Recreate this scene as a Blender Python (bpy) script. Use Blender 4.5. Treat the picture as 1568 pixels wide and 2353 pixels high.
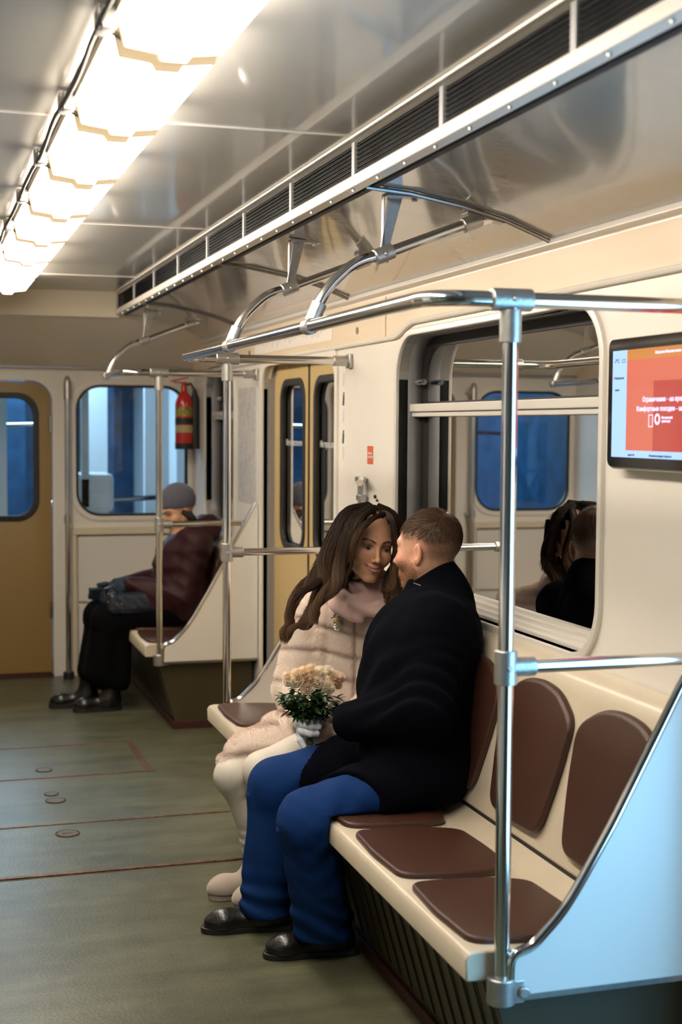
import bpy, bmesh, math, random
import numpy as np
from mathutils import Vector, Matrix
random.seed(7); rng = np.random.default_rng(7)
for o in list(bpy.data.objects): bpy.data.objects.remove(o)
SC = bpy.context.scene; COL = SC.collection

# ------------------------------------------------------------------ camera
YAW, PIT, ROL = 0.2983, 0.0617, 0.0067
fw = Vector((math.sin(YAW)*math.cos(PIT), math.cos(YAW)*math.cos(PIT), -math.sin(PIT)))
rt = Vector((math.cos(YAW), -math.sin(YAW), 0)); up = rt.cross(fw)
r2 = rt*math.cos(ROL)+up*math.sin(ROL); u2 = -rt*math.sin(ROL)+up*math.cos(ROL)
cd = bpy.data.cameras.new('camera'); cam = bpy.data.objects.new('camera', cd); COL.objects.link(cam)
M3 = Matrix((r2, u2, -fw)).transposed()
cam.matrix_world = Matrix.Translation((0, 0, 1.55)) @ M3.to_4x4()
cd.sensor_fit = 'VERTICAL'; cd.sensor_height = 36; cd.sensor_width = 24
cd.lens = 3188.5/2353*36; cd.clip_start = 0.02
cd.dof.use_dof = True; cd.dof.focus_distance = 4.2; cd.dof.aperture_fstop = 3.2
SC.camera = cam
# ------------------------------------------------------------------ world, exposure
w = bpy.data.worlds.new('world'); SC.world = w; w.use_nodes = True
w.node_tree.nodes['Background'].inputs[0].default_value = (.10, .16, .26, 1)
w.node_tree.nodes['Background'].inputs[1].default_value = 0.06
SC.view_settings.view_transform = 'Standard'; SC.view_settings.look = 'None'
SC.view_settings.gamma = 1; SC.view_settings.use_curve_mapping = False
SC.view_settings.exposure = 0.42
LAMP_E = 23.0
SC.cycles.use_denoising = True
SC.cycles.max_bounces = 10; SC.cycles.diffuse_bounces = 5; SC.cycles.glossy_bounces = 5
SC.cycles.transparent_max_bounces = 12; SC.cycles.sample_clamp_indirect = 6
SC.cycles.caustics_reflective = False; SC.cycles.caustics_refractive = False

def area(name, loc, size, power, col, direction, sy=None):
    l = bpy.data.lights.new(name, 'AREA'); l.energy = power; l.color = col
    l.shape = 'RECTANGLE'; l.size = size; l.size_y = sy or size
    o = bpy.data.objects.new(name, l); COL.objects.link(o); o.location = loc
    o.rotation_euler = Vector(direction).to_track_quat('-Z', 'Y').to_euler(); return o
# platform light falling in through the open doorway beside the camera, next carriage's cold lamps, tunnel side
area('platform_light', (2.15, 1.70, 1.15), 1.2, 50, (.26, .62, 1.0), (-1, .42, -.06), 1.9)
area('platform_light_far', (-2.6, 9.4, 2.2), 1.2, 30, (.25, .6, 1.0), (.3, .5, -.5), 1.2)
area('next_carriage_light', (.5, 11.0, 2.35), 1.6, 140, (.50, .78, 1.0), (0, 0, -1), 2.6)

# ------------------------------------------------------------------ materials
MATS = {}
def mat(name, col, rough=.5, metal=0, spec=.5, noise=0, nscale=8, bump=0, bscale=60, coat=0, emit=None, estr=0,
        dark=None, stretch=None, sheen=0, vcol=False, sss=0):
    m = bpy.data.materials.new(name); m.use_nodes = True; nt = m.node_tree; b = nt.nodes['Principled BSDF']
    b.inputs['Base Color'].default_value = (*col, 1); b.inputs['Roughness'].default_value = rough
    b.inputs['Metallic'].default_value = metal; b.inputs['Specular IOR Level'].default_value = spec
    b.inputs['Coat Weight'].default_value = coat; b.inputs['Coat Roughness'].default_value = .06
    if sheen: b.inputs['Sheen Weight'].default_value = sheen; b.inputs['Sheen Roughness'].default_value = .5
    if sss:
        b.inputs['Subsurface Weight'].default_value = sss; b.inputs['Subsurface Radius'].default_value = (.012, .005, .003)
        b.inputs['Subsurface Scale'].default_value = 1
    if emit: b.inputs['Emission Color'].default_value = (*emit, 1); b.inputs['Emission Strength'].default_value = estr
    tc = nt.nodes.new('ShaderNodeTexCoord'); mp = nt.nodes.new('ShaderNodeMapping')
    nt.links.new(tc.outputs['Object'], mp.inputs[0])
    if stretch: mp.inputs['Scale'].default_value = stretch
    src = None
    if vcol:
        a = nt.nodes.new('ShaderNodeVertexColor'); a.layer_name = 'Col'; src = a.outputs[0]
        nt.links.new(src, b.inputs['Base Color'])
    if noise:
        n = nt.nodes.new('ShaderNodeTexNoise'); n.inputs['Scale'].default_value = nscale; n.inputs['Detail'].default_value = 6
        n.inputs['Roughness'].default_value = .65
        nt.links.new(mp.outputs[0], n.inputs[0])
        r = nt.nodes.new('ShaderNodeValToRGB'); r.color_ramp.elements[0].position = .3; r.color_ramp.elements[1].position = .7
        d = dark or tuple(c*(1-noise) for c in col)
        r.color_ramp.elements[0].color = (*d, 1); r.color_ramp.elements[1].color = (*col, 1)
        nt.links.new(n.outputs[0], r.inputs[0])
        if vcol:
            mx = nt.nodes.new('ShaderNodeMixRGB'); mx.blend_type = 'MULTIPLY'; mx.inputs[0].default_value = 1
            nt.links.new(src, mx.inputs[1]); nt.links.new(r.outputs[0], mx.inputs[2]); nt.links.new(mx.outputs[0], b.inputs['Base Color'])
        else: nt.links.new(r.outputs[0], b.inputs['Base Color'])
    if bump:
        n = nt.nodes.new('ShaderNodeTexNoise'); n.inputs['Scale'].default_value = bscale; n.inputs['Detail'].default_value = 4
        nt.links.new(mp.outputs[0], n.inputs[0])
        bp = nt.nodes.new('ShaderNodeBump'); bp.inputs['Strength'].default_value = bump; bp.inputs['Distance'].default_value = .01
        nt.links.new(n.outputs[0], bp.inputs['Height']); nt.links.new(bp.outputs[0], b.inputs['Normal'])
    MATS[name] = m; return m
def glass(name, ior=1.6, tint=(.5, .55, .6)):
    m = bpy.data.materials.new(name); m.use_nodes = True; nt = m.node_tree; nt.nodes.clear()
    o = nt.nodes.new('ShaderNodeOutputMaterial'); g = nt.nodes.new('ShaderNodeBsdfGlossy'); t = nt.nodes.new('ShaderNodeBsdfTransparent')
    g.inputs['Roughness'].default_value = .005; g.inputs[0].default_value = (1, 1, 1, 1); t.inputs[0].default_value = (*tint, 1)
    f = nt.nodes.new('ShaderNodeFresnel'); f.inputs[0].default_value = ior; mx = nt.nodes.new('ShaderNodeMixShader')
    nt.links.new(f.outputs[0], mx.inputs[0]); nt.links.new(t.outputs[0], mx.inputs[1]); nt.links.new(g.outputs[0], mx.inputs[2])
    nt.links.new(mx.outputs[0], o.inputs[0]); MATS[name] = m; return m

WHITE = mat('wall_enamel', (.80, .755, .69), .33, noise=.05, nscale=3, bump=.04, bscale=5)
CREAM = mat('cream_plastic', (.72, .63, .48), .42, noise=.06, nscale=6)
BENCHC = mat('bench_ivory', (.64, .555, .43), .34, noise=.1, nscale=9, bump=.03, bscale=30)
BIRCH = mat('birch_panel', (.76, .62, .46), .4, noise=.08, nscale=4, stretch=(1, .3, 6))
CEIL = mat('gloss_ceiling', (.34, .325, .30), .34, spec=.9, noise=.06, nscale=2, bump=.42, bscale=2.6, coat=.45)
COVE = mat('gloss_cove', (.34, .315, .28), .14, spec=.9, noise=.06, nscale=2, bump=.42, bscale=3, coat=.9)
BULK = mat('bulkhead_cream', (.86, .77, .62), .4)
ALU = mat('aluminium', (.62, .60, .57), .28, metal=.9, noise=.1, nscale=20)
SATIN = mat('satin_trim', (.78, .74, .69), .32, metal=.25)
REVEAL = mat('grey_reveal', (.33, .33, .34), .42, metal=.3, noise=.12, nscale=30, stretch=(1, 1, .1))
CHROME = mat('chrome', (.72, .71, .70), .13, metal=1)
STEEL = mat('steel', (.45, .44, .43), .3, metal=1, noise=.2, nscale=60)
CAST = mat('cast_fitting', (.50, .49, .47), .36, metal=.85, noise=.15, nscale=50, bump=.1, bscale=200)
BLACKM = mat('vent_dark', (.006, .007, .010), .6)
SLAT = mat('vent_slat', (.006, .009, .014), .5, spec=.12)
RUBBER = mat('rubber', (.012, .012, .013), .55)
LEATH = mat('brown_leatherette', (.062, .024, .015), .36, noise=.14, nscale=10, bump=.22, bscale=420)
SKIRT = mat('olive_skirt', (.055, .043, .020), .45, noise=.2, nscale=6, bump=.25, bscale=14, stretch=(1, 3, .4))
REDB = mat('red_kick_strip', (.06, .012, .009), .5, noise=.3, nscale=20)
PANEL = mat('end_panel_white', (.74, .71, .66), .35, noise=.03, nscale=4)
OCHRE = mat('ochre_door', (.30, .19, .060), .42, noise=.06, nscale=3, bump=.03, bscale=60)
YEL = mat('yellow_door', (.58, .42, .19), .38, noise=.08, nscale=4, stretch=(1, 2, .4))
GLASS = glass('window_glass', 1.42, (.35, .4, .45))
GLASSC = glass('end_glass', 1.5, (.8, .85, .9))
def floor_mat():
    m = mat('linoleum', (.21, .215, .125), .34, bump=.10, bscale=90); nt = m.node_tree; b = nt.nodes['Principled BSDF']
    tc = nt.nodes.new('ShaderNodeTexCoord')
    def noise(sc, st, det=8):
        mp = nt.nodes.new('ShaderNodeMapping'); mp.inputs['Scale'].default_value = st; nt.links.new(tc.outputs['Object'], mp.inputs[0])
        n = nt.nodes.new('ShaderNodeTexNoise'); n.inputs['Scale'].default_value = sc; n.inputs['Detail'].default_value = det
        n.inputs['Roughness'].default_value = .7; nt.links.new(mp.outputs[0], n.inputs[0]); return n.outputs[0]
    def ramp(s, c0, c1, p0=.35, p1=.65):
        r = nt.nodes.new('ShaderNodeValToRGB'); r.color_ramp.elements[0].position = p0; r.color_ramp.elements[1].position = p1
        r.color_ramp.elements[0].color = (*c0, 1); r.color_ramp.elements[1].color = (*c1, 1); nt.links.new(s, r.inputs[0]); return r.outputs[0]
    a = ramp(noise(3, (.7, 3, 1)), (.080, .085, .052), (.145, .150, .092))
    bb = ramp(noise(28, (.5, 4, 1)), (.62, .60, .56), (1, 1, 1), .25, .6)
    c = ramp(noise(2.2, (1, 1, 1)), (.62, .58, .48), (1, 1, 1), .3, .6)
    x = nt.nodes.new('ShaderNodeMixRGB'); x.blend_type = 'MULTIPLY'; x.inputs[0].default_value = .8
    y = nt.nodes.new('ShaderNodeMixRGB'); y.blend_type = 'MULTIPLY'; y.inputs[0].default_value = 1
    nt.links.new(a, x.inputs[1]); nt.links.new(bb, x.inputs[2]); nt.links.new(x.outputs[0], y.inputs[1]); nt.links.new(c, y.inputs[2])
    nt.links.new(y.outputs[0], b.inputs['Base Color']); return m
FLOORM = floor_mat()
PALE = mat('pale_print', (.75, .78, .8), .5)
FSTRIP = mat('worn_strip', (.24, .13, .08), .4, metal=.35, noise=.6, nscale=45, dark=(.05, .025, .015), bump=.2, bscale=80)
LAMPM = mat('lamp_diffuser', (.9, .85, .75), .4, emit=(1.0, .88, .72), estr=LAMP_E)
LAMPCAP = mat('lamp_cap', (.42, .31, .17), .5, emit=(1, .72, .40), estr=.45)

# ------------------------------------------------------------------ helpers
def worg(o):
    v = Vector((0, 0, 0))
    while o: v += o.location; o = o.parent
    return v
def tag(o, label=None, cat=None, group=None, kind=None):
    if label: o['label'] = label
    if cat: o['category'] = cat
    if group: o['group'] = group
    if kind: o['kind'] = kind
    return o
def obj(name, verts, faces, m, parent=None, smooth=False, bevel=0, vcols=None, seg=2, sharp=None):
    me = bpy.data.meshes.new(name)
    V = np.asarray(verts, dtype=np.float64).reshape(-1, 3)
    if parent is not None: V = V - np.array(worg(parent))
    if isinstance(faces, np.ndarray):
        n, k = faces.shape
        me.vertices.add(len(V)); me.vertices.foreach_set('co', V.astype(np.float32).ravel())
        me.loops.add(n*k); me.loops.foreach_set('vertex_index', faces.astype(np.int32).ravel())
        me.polygons.add(n); me.polygons.foreach_set('loop_start', (np.arange(n)*k).astype(np.int32))
        me.update(calc_edges=True)
    else:
        me.from_pydata(V.tolist(), [], faces); me.update()
    if vcols is not None:
        a = me.color_attributes.new('Col', 'FLOAT_COLOR', 'POINT')
        c = np.ones((len(V), 4), np.float32); c[:, :3] = vcols; a.data.foreach_set('color', c.ravel())
    me.materials.append(m)
    if smooth: me.polygons.foreach_set('use_smooth', np.ones(len(me.polygons), bool))
    if sharp is not None and smooth: me.set_sharp_from_angle(angle=math.radians(sharp))
    o = bpy.data.objects.new(name, me); COL.objects.link(o)
    if parent is not None: o.parent = parent
    if bevel:
        b = o.modifiers.new('bevel', 'BEVEL'); b.width = bevel; b.segments = seg; b.limit_method = 'ANGLE'; b.angle_limit = .7
    return o
def empty(name, loc, label=None, cat=None, group=None):
    o = bpy.data.objects.new(name, None); COL.objects.link(o); o.location = loc; o.empty_display_size = .05
    return tag(o, label, cat, group)
class MB:
    def __init__(s): s.v = []; s.f = []
    def add(s, v, f):
        n = len(s.v); s.v.extend([tuple(p) for p in v]); s.f.extend([tuple(i+n for i in q) for q in f]); return s
    def box(s, a, b):
        x0, y0, z0 = a; x1, y1, z1 = b
        return s.add([(x0,y0,z0),(x1,y0,z0),(x1,y1,z0),(x0,y1,z0),(x0,y0,z1),(x1,y0,z1),(x1,y1,z1),(x0,y1,z1)],
                     [(3,2,1,0),(4,5,6,7),(0,1,5,4),(1,2,6,5),(2,3,7,6),(3,0,4,7)])
    def obox(s, c, ax, ay, az):      # oriented box, half-axis vectors
        c, ax, ay, az = map(Vector, (c, ax, ay, az)); P = []
        for k in (-1, 1):
            for (i, j) in ((-1,-1),(1,-1),(1,1),(-1,1)): P.append(c+ax*i+ay*j+az*k)
        return s.add(P, [(3,2,1,0),(4,5,6,7),(0,1,5,4),(1,2,6,5),(2,3,7,6),(3,0,4,7)])
    def tube(s, pts, r, n=14, cap=True):
        pts = [Vector(p) for p in pts]; rs = r if hasattr(r, '__len__') else [r]*len(pts)
        t = (pts[1]-pts[0]).normalized(); u = t.orthogonal().normalized(); V = []
        for i, p in enumerate(pts):
            if i == 0: d = pts[1]-pts[0]
            elif i == len(pts)-1: d = pts[-1]-pts[-2]
            else: d = (pts[i+1]-p).normalized()+(p-pts[i-1]).normalized()
            d = d.normalized(); u = (u-d*u.dot(d)).normalized(); v = d.cross(u)
            for k in range(n):
                a = 2*math.pi*k/n; V.append(p+(u*math.cos(a)+v*math.sin(a))*rs[i])
        F = [(i*n+k, i*n+(k+1) % n, (i+1)*n+(k+1) % n, (i+1)*n+k) for i in range(len(pts)-1) for k in range(n)]
        if cap: F.append(tuple(range(n))[::-1]); F.append(tuple((len(pts)-1)*n+k for k in range(n)))
        return s.add(V, F)
    def prism(s, poly, axis, a, b):   # poly 2D extruded along axis; axis Y: poly=(x,z); X: (y,z); Z: (x,y)
        def P(u, v, w): return {'Y': (u, w, v), 'X': (w, u, v), 'Z': (u, v, w)}[axis]
        n = len(poly); V = [P(u, v, a) for u, v in poly]+[P(u, v, b) for u, v in poly]
        F = [tuple(range(n)), tuple(range(2*n-1, n-1, -1))]+[(i, i+n, (i+1) % n+n, (i+1) % n) for i in range(n)]
        return s.add(V, F)
    def build(s, name, m, parent=None, smooth=False, bevel=0, sharp=40, seg=2):
        o = obj(name, s.v, s.f, m, parent, smooth, bevel, sharp=sharp, seg=seg)
        bm = bmesh.new(); bm.from_mesh(o.data); bmesh.ops.recalc_face_normals(bm, faces=bm.faces); bm.to_mesh(o.data); bm.free()
        if smooth: o.data.set_sharp_from_angle(angle=math.radians(sharp))
        return o
def fil(pts, rad, n=7):               # round the corners of a polyline
    pts = [Vector(p) for p in pts]; out = [pts[0]]
    for i in range(1, len(pts)-1):
        a, b, c = pts[i-1], pts[i], pts[i+1]
        r = min(rad, (a-b).length*.48, (c-b).length*.48); p = b+(a-b).normalized()*r; q = b+(c-b).normalized()*r
        for k in range(n+1):
            t = k/n; out.append(p*(1-t)**2+b*2*t*(1-t)+q*t*t)
    out.append(pts[-1]); return out
def rr(u0, v0, u1, v1, r, n=8):
    rs = r if hasattr(r, '__len__') else (r, r, r, r); P = []
    for (cx, cy, a0, q) in ((u1-rs[0], v1-rs[0], 0, rs[0]), (u0+rs[1], v1-rs[1], 90, rs[1]), (u0+rs[2], v0+rs[2], 180, rs[2]), (u1-rs[3], v0+rs[3], 270, rs[3])):
        for k in range(n+1):
            a = math.radians(a0+90*k/n); P.append((cx+q*math.cos(a), cy+q*math.sin(a)))
    return P
def plate(name, outline, holes, w0, w1, axis, m, parent=None, bev=0, smooth=False, fn=None):
    """flat sheet with holes between w0 and w1; axis is its normal"""
    c = bpy.data.curves.new('t', 'CURVE'); c.dimensions = '2D'; c.fill_mode = 'BOTH'
    for L in [outline]+list(holes):
        sp = c.splines.new('POLY'); sp.points.add(len(L)-1); sp.use_cyclic_u = True
        for p, q in zip(sp.points, L): p.co = (q[0], q[1], 0, 1)
    c.extrude = max(abs(w1-w0)/2-bev, 1e-5)
    if bev: c.bevel_depth = bev; c.bevel_resolution = 3; c.offset = -bev
    o = bpy.data.objects.new('t', c); COL.objects.link(o)
    dg = bpy.context.evaluated_depsgraph_get(); me = bpy.data.meshes.new_from_object(o.evaluated_get(dg))
    n = len(me.vertices); V = np.empty(n*3); me.vertices.foreach_get('co', V); V = V.reshape(-1, 3)
    F = [tuple(p.vertices) for p in me.polygons]; bpy.data.objects.remove(o); bpy.data.curves.remove(c); bpy.data.meshes.remove(me)
    u, v, ww = V[:, 0], V[:, 1], V[:, 2]+(w0+w1)/2
    W = {'X': np.stack([ww, u, v], 1), 'Y': np.stack([u, ww, v], 1), 'Z': np.stack([u, v, ww], 1)}[axis]
    if fn: W = fn(W)
    b = MB(); b.v = [tuple(p) for p in W]; b.f = F
    ob = b.build(name, m, parent, smooth=smooth or bev > 0, sharp=35)
    bm = bmesh.new(); bm.from_mesh(ob.data); bmesh.ops.remove_doubles(bm, verts=bm.verts, dist=1e-5)
    bmesh.ops.recalc_face_normals(bm, faces=bm.faces); bm.to_mesh(ob.data); bm.free()
    return ob
def kids(o): return [c for c in bpy.data.objects if c.parent == o]
def copy_tree(o, parent=None):
    c = o.copy(); COL.objects.link(c)
    if parent is not None: c.parent = parent
    for k in kids(o): copy_tree(k, c)
    return c
CX = .455                      # centre line of the carriage
XR, XL = 1.68, 2*CX-1.68       # inner faces of the side walls
ZC = 2.30                      # flat ceiling
YE, YB = 8.63, -3.2            # end wall, rear wall
def mirror(o, label=None):     # the same thing on the other side of the aisle
    c = copy_tree(o); c.location.x = 2*CX-o.location.x; c.scale.x = -1
    if label: c['label'] = label
    return c
def text(name, body, size, m, origin, udir, vdir, parent, ext=.0004):
    c = bpy.data.curves.new('t', 'FONT'); c.body = body; c.size = size; c.extrude = ext; c.resolution_u = 2
    o = bpy.data.objects.new('t', c); COL.objects.link(o)
    dg = bpy.context.evaluated_depsgraph_get(); me = bpy.data.meshes.new_from_object(o.evaluated_get(dg))
    V = np.empty(len(me.vertices)*3); me.vertices.foreach_get('co', V); V = V.reshape(-1, 3)
    F = [tuple(p.vertices) for p in me.polygons]; bpy.data.objects.remove(o); bpy.data.curves.remove(c); bpy.data.meshes.remove(me)
    U, W = np.array(udir, float), np.array(vdir, float); N = np.cross(U, W)
    return obj(name, np.array(origin)+V[:, :1]*U+V[:, 1:2]*W+V[:, 2:]*N, F, m, parent)
# ================================================================== structure
KS = dict(kind='structure')
tag(MB().box((XL-.05, YB, -.06), (XR+.05, YE+.05, 0)).build('floor', FLOORM), **KS)
tag(MB().box((2*CX-1.10-.3, YB, ZC), (1.40, YE, ZC+.03)).build('ceiling', CEIL), **KS)
# seams in the ceiling
for i, y in enumerate((-.35, 1.46, 3.47, 5.28, 7.1)):
    o = MB().box((2*CX-1.09, y-.004, ZC-.004), (1.09, y+.004, ZC+.001)).build('trim_%d' % (i+1), SATIN); tag(o, **KS)
# side coves (glossy, sloping to the cornice), right and left
def cove(sg, nm):
    prof = [(1.115, 2.178), (1.25, 2.168), (1.40, 2.142), (1.52, 2.112), (1.62, 2.075), (1.70, 2.046)]
    P = [(x if sg > 0 else 2*CX-x, z) for x, z in prof]; Q = [(x, z+.02) for x, z in P[::-1]]
    o = MB().prism(P+Q, 'Y', YB, YE).build(nm, COVE, smooth=True, sharp=60); tag(o, **KS)
cove(1, 'ceiling.001'); cove(-1, 'ceiling.002')
def S(x): return x
for sg in (1, -1):
    mx = (lambda x: x) if sg > 0 else (lambda x: 2*CX-x)
    # cornice under the cove and birch band over the windows
    o = MB().prism([(mx(1.70), 2.055), (mx(1.655), 2.062), (mx(1.65), 2.045), (mx(1.672), 2.036), (mx(1.672), 2.018), (mx(1.70), 2.012)], 'Y', YB, YE).build('trim_%d' % (6 if sg > 0 else 7), SATIN, bevel=.002); tag(o, **KS)
    for y in (1.65, 3.47, 5.30, 7.15):     # cover strips of the cove seams
        prof = [(1.13, 2.170), (1.25, 2.161), (1.40, 2.135), (1.52, 2.105), (1.62, 2.068), (1.665, 2.05)]
        o = MB().tube([(mx(x), y, z) for x, z in prof], .006, 8).build('trim_%d' % (10+int(y*10)+(sg < 0)*100), STEEL, smooth=True); tag(o, **KS)
def lowline(y):        # lower edge of the birch band rises above the windows
    t = min(1, max(0, (4.80-y)/.22)); t = t*t*(3-2*t); s = min(1, max(0, (7.42-y)/.0001))
    return 1.882+.042*t
ys = [YB]+[2.5+i*.02 for i in range(125)]+[YE]
low = [(y, 1.924 if y < 2.6 else lowline(y)) for y in ys]
for sg in (1, -1):
    x0, x1 = (XR-.012, XR) if sg > 0 else (XL, XL+.012)
    for j, (a, b) in enumerate(((YB, 4.872), (4.885, YE))):
        L = [(y, z) for y, z in low if a < y < b]; L = [(a, lowline(a) if a > 0 else 1.924)]+L+[(b, lowline(b))]
        o = plate('trim_%d' % (200+j+10*(sg < 0)), L+[(b, 2.03), (a, 2.03)], [], x0, x1, 'X', BIRCH); tag(o, **KS)
    pts = [(XR-.008 if sg > 0 else XL+.008, y, z-.008) for y, z in low]
    o = MB().tube(pts, .009, 8).build('trim_%d' % (220+(sg < 0)), WHITE, smooth=True); tag(o, **KS)
# side walls with openings
WINS = [(.15, .95, 1.05, 1.87), (3.20, .95, 4.76, 1.87), (7.45, .95, 8.24, 1.87)]
DOORS = [(1.18, 2.44), (5.54, 6.80)]
def wall(nm, x0, x1, doors):
    outl = [(YB, 2.06), (YB, 0)]
    for a, b in doors: outl += [(a, 0)]+[(u, v) for u, v in rr(a, 0, b, 1.845, (.10, .10, 0.0001, .0001))[::-1] if v > .01][0:0]
    holes = [rr(y0, z0, y1, z1, .15) for y0, z0, y1, z1 in WINS]
    L = [(YB, 0)]
    for a, b in doors:
        arc = rr(a, 0, b, 1.845, .11)            # starts right-top
        topR = arc[0:9]; topL = arc[9:18]
        L += [(a, 0)]+[p for p in topL[::-1]]+[p for p in topR[::-1]]+[(b, 0)]
    L += [(YE, 0), (YE, 2.06), (YB, 2.06)]
    return tag(plate(nm, L, holes, x0, x1, 'X', WHITE), **KS)
wall('wall_right', XR, XR+.035, DOORS)
wall('wall_left', XL-.035, XL, DOORS)
# rear wall behind the camera
tag(MB().box((XL, YB-.05, 0), (XR, YB, ZC)).build('wall_rear', WHITE), **KS)

def window(nm, y0, z0, y1, z1, sg, full=True):
    """side window: outer rim, grey reveal, transom bar, panes"""
    fx = (lambda x: x) if sg > 0 else (lambda x: 2*CX-x)
    root = empty(nm, (fx(XR), (y0+y1)/2, z0)); tag(root, **KS)
    a, b = sorted((fx(XR-.012), fx(XR+.004)))
    plate('window_rim', rr(y0-.022, z0-.022, y1+.022, z1+.022, .168), [rr(y0, z0, y1, z1, .15)], a, b, 'X', SATIN, root, bev=.003)
    a, b = sorted((fx(XR), fx(1.785)))
    plate('reveal', rr(y0-.006, z0-.006, y1+.006, z1+.006, .156), [rr(y0, z0, y1, z1, .15)], a, b, 'X', REVEAL, root, smooth=True)
    a, b = sorted((fx(1.768), fx(1.79)))
    zt = 1.62
    plate('rubber_gasket', rr(y0+.0, z0, y1, z1, .15), [rr(y0+.016, zt+.02, y1-.016, z1-.035, (.13, .13, .01, .01)), rr(y0+.03, z0+.03, y1-.03, zt-.03, (.01, .01, .12, .12))], a, b, 'X', RUBBER, root)
    a, b = sorted((fx(1.72), fx(1.775)))
    t = MB().box((a, y0+.002, zt-.016), (b, y1-.002, zt+.012)); t.box((a+.01, y0+.002, zt-.034), (b, y1-.002, zt-.016))
    t.build('transom_bar', SATIN, root, bevel=.003)
    s = MB()
    for k, (dx, dz) in enumerate(((.02, .012), (.04, .022), (.062, .034), (.084, .044))):
        a, b = sorted((fx(XR+dx), fx(1.785))); s.box((a, y0+.06, z0), (b, y1-.06, z0+dz))
    s.build('sill_steps', SATIN, root, bevel=.002)
    gl = MB().box((fx(1.776), y0+.005, z0+.01), (fx(1.778), y1-.005, z1-.01)); gl.v = gl.v; 
    obj('glass_pane', [(fx(1.777), y0+.004, z0+.004), (fx(1.777), y1-.004, z0+.004), (fx(1.777), y1-.004, z1-.004), (fx(1.777), y0+.004, z1-.004)], [(0, 1, 2, 3)], GLASS, root)
    if full:
        h = MB().tube([(fx(1.745), y1-.012, 1.71), (fx(1.745), y1-.085, 1.71)], .011, 12); h.tube([(fx(1.745), y1-.085, 1.71), (fx(1.745), y1-.10, 1.71)], .007, 10)
        h.build('vent_knob', CHROME, root, smooth=True)
    return root
n = 1
for sg in (1, -1):
    for (y0, z0, y1, z1) in WINS:
        window('window_%d' % n, y0, z0, y1, z1, sg, y0 > 3); n += 1
# sliding side doors
def sdoor(nm, a, b, sg, opened=False):
    fx = (lambda x: x) if sg > 0 else (lambda x: 2*CX-x)
    root = empty(nm, (fx(1.74), (a+b)/2, 0)); tag(root, **KS)
    x0, x1 = sorted((fx(1.735), fx(1.765))); mid = (a+b)/2-.02
    xa, xb = sorted((fx(1.67), fx(1.70)))
    plate('door_frame', [(a-.035, 0), (a-.035, 1.78)]+rr(a-.035, 0, b+.035, 1.88, .13)[9:18][::-1][0:0]+[(a-.02, 1.86), (a+.06, 1.88), (b-.06, 1.88), (b+.02, 1.86), (b+.035, 1.78), (b+.035, 0), (b, 0)]
          + [(u, v) for u, v in rr(a, 0, b, 1.845, .11)[0:18]]+[(a, 0)], [], xa, xb, 'X', WHITE, root)
    for yy in (a, b):
        p, q = sorted((fx(1.70), fx(1.79)))
        MB().box((p, yy-.012 if yy == b else yy-.02, 0), (q, yy+.02 if yy == b else yy+.012, 1.86)).build('jamb', REVEAL, root)
    if opened: a2, b2 = a-.50, b+.50
    for k, (u0, u1) in enumerate(((a-.03, mid-.014), (mid+.014, b+.03))):
        if opened: u0, u1 = (u0-.55, u1-.55) if k == 0 else (u0+.55, u1+.55)
        wy0, wy1 = (u0+.10, u1-.085) if k == 0 else (u0+.06, u1-.18)
        leaf = plate('door_leaf', [(u0, .01), (u1, .01), (u1, 1.87), (u0, 1.87)], [rr(wy0, .96, wy1, 1.765, .10)], x0, x1, 'X', YEL, root)
        g0, g1 = sorted((fx(1.728), fx(1.745)))
        plate('window_gasket', rr(wy0-.012, .948, wy1+.012, 1.777, .11), [rr(wy0+.022, .982, wy1-.022, 1.743, .085)], g0, g1, 'X', RUBBER, leaf, bev=.004)
        px = fx(1.752)
        obj('door_glass', [(px, wy0, .96), (px, wy1, .96), (px, wy1, 1.765), (px, wy0, 1.765)], [(0, 1, 2, 3)], GLASS, leaf)
        if sg > 0 and a > 5: text('lettering', 'Не прислоняться', .042, PALE, (fx(1.7505), wy1-.03 if k else wy1-.03, 1.455), (0, -1, 0), (0, 0, 1), leaf)
    if not opened:
        MB().box((x0-.002, mid-.013, .01), (x1+.002, mid+.013, 1.87)).build('rubber_edge', RUBBER, root)
    return root

sdoor('door_1', *DOORS[1], 1); sdoor('door_2', *DOORS[0], 1, True); sdoor('door_3', *DOORS[1], -1); sdoor('door_4', *DOORS[0], -1)

# ---- end wall with door and two windows
EWIN = (.946, .985, 1.640, 1.795); DRX = (CX-.35, CX+.35)
holes = [rr(*EWIN, .15), rr(2*CX-EWIN[2], EWIN[1], 2*CX-EWIN[0], EWIN[3], .15)]
L = [(XL, 0), (DRX[0], 0)]+rr(DRX[0], 0, DRX[1], 1.815, .13)[9:18][::-1]+rr(DRX[0], 0, DRX[1], 1.815, .13)[0:9][::-1]+[(DRX[1], 0), (XR, 0), (XR, 1.93), (XL, 1.93)]
tag(plate('wall_end', L, holes, YE, YE+.04, 'Y', WHITE), **KS)
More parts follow.
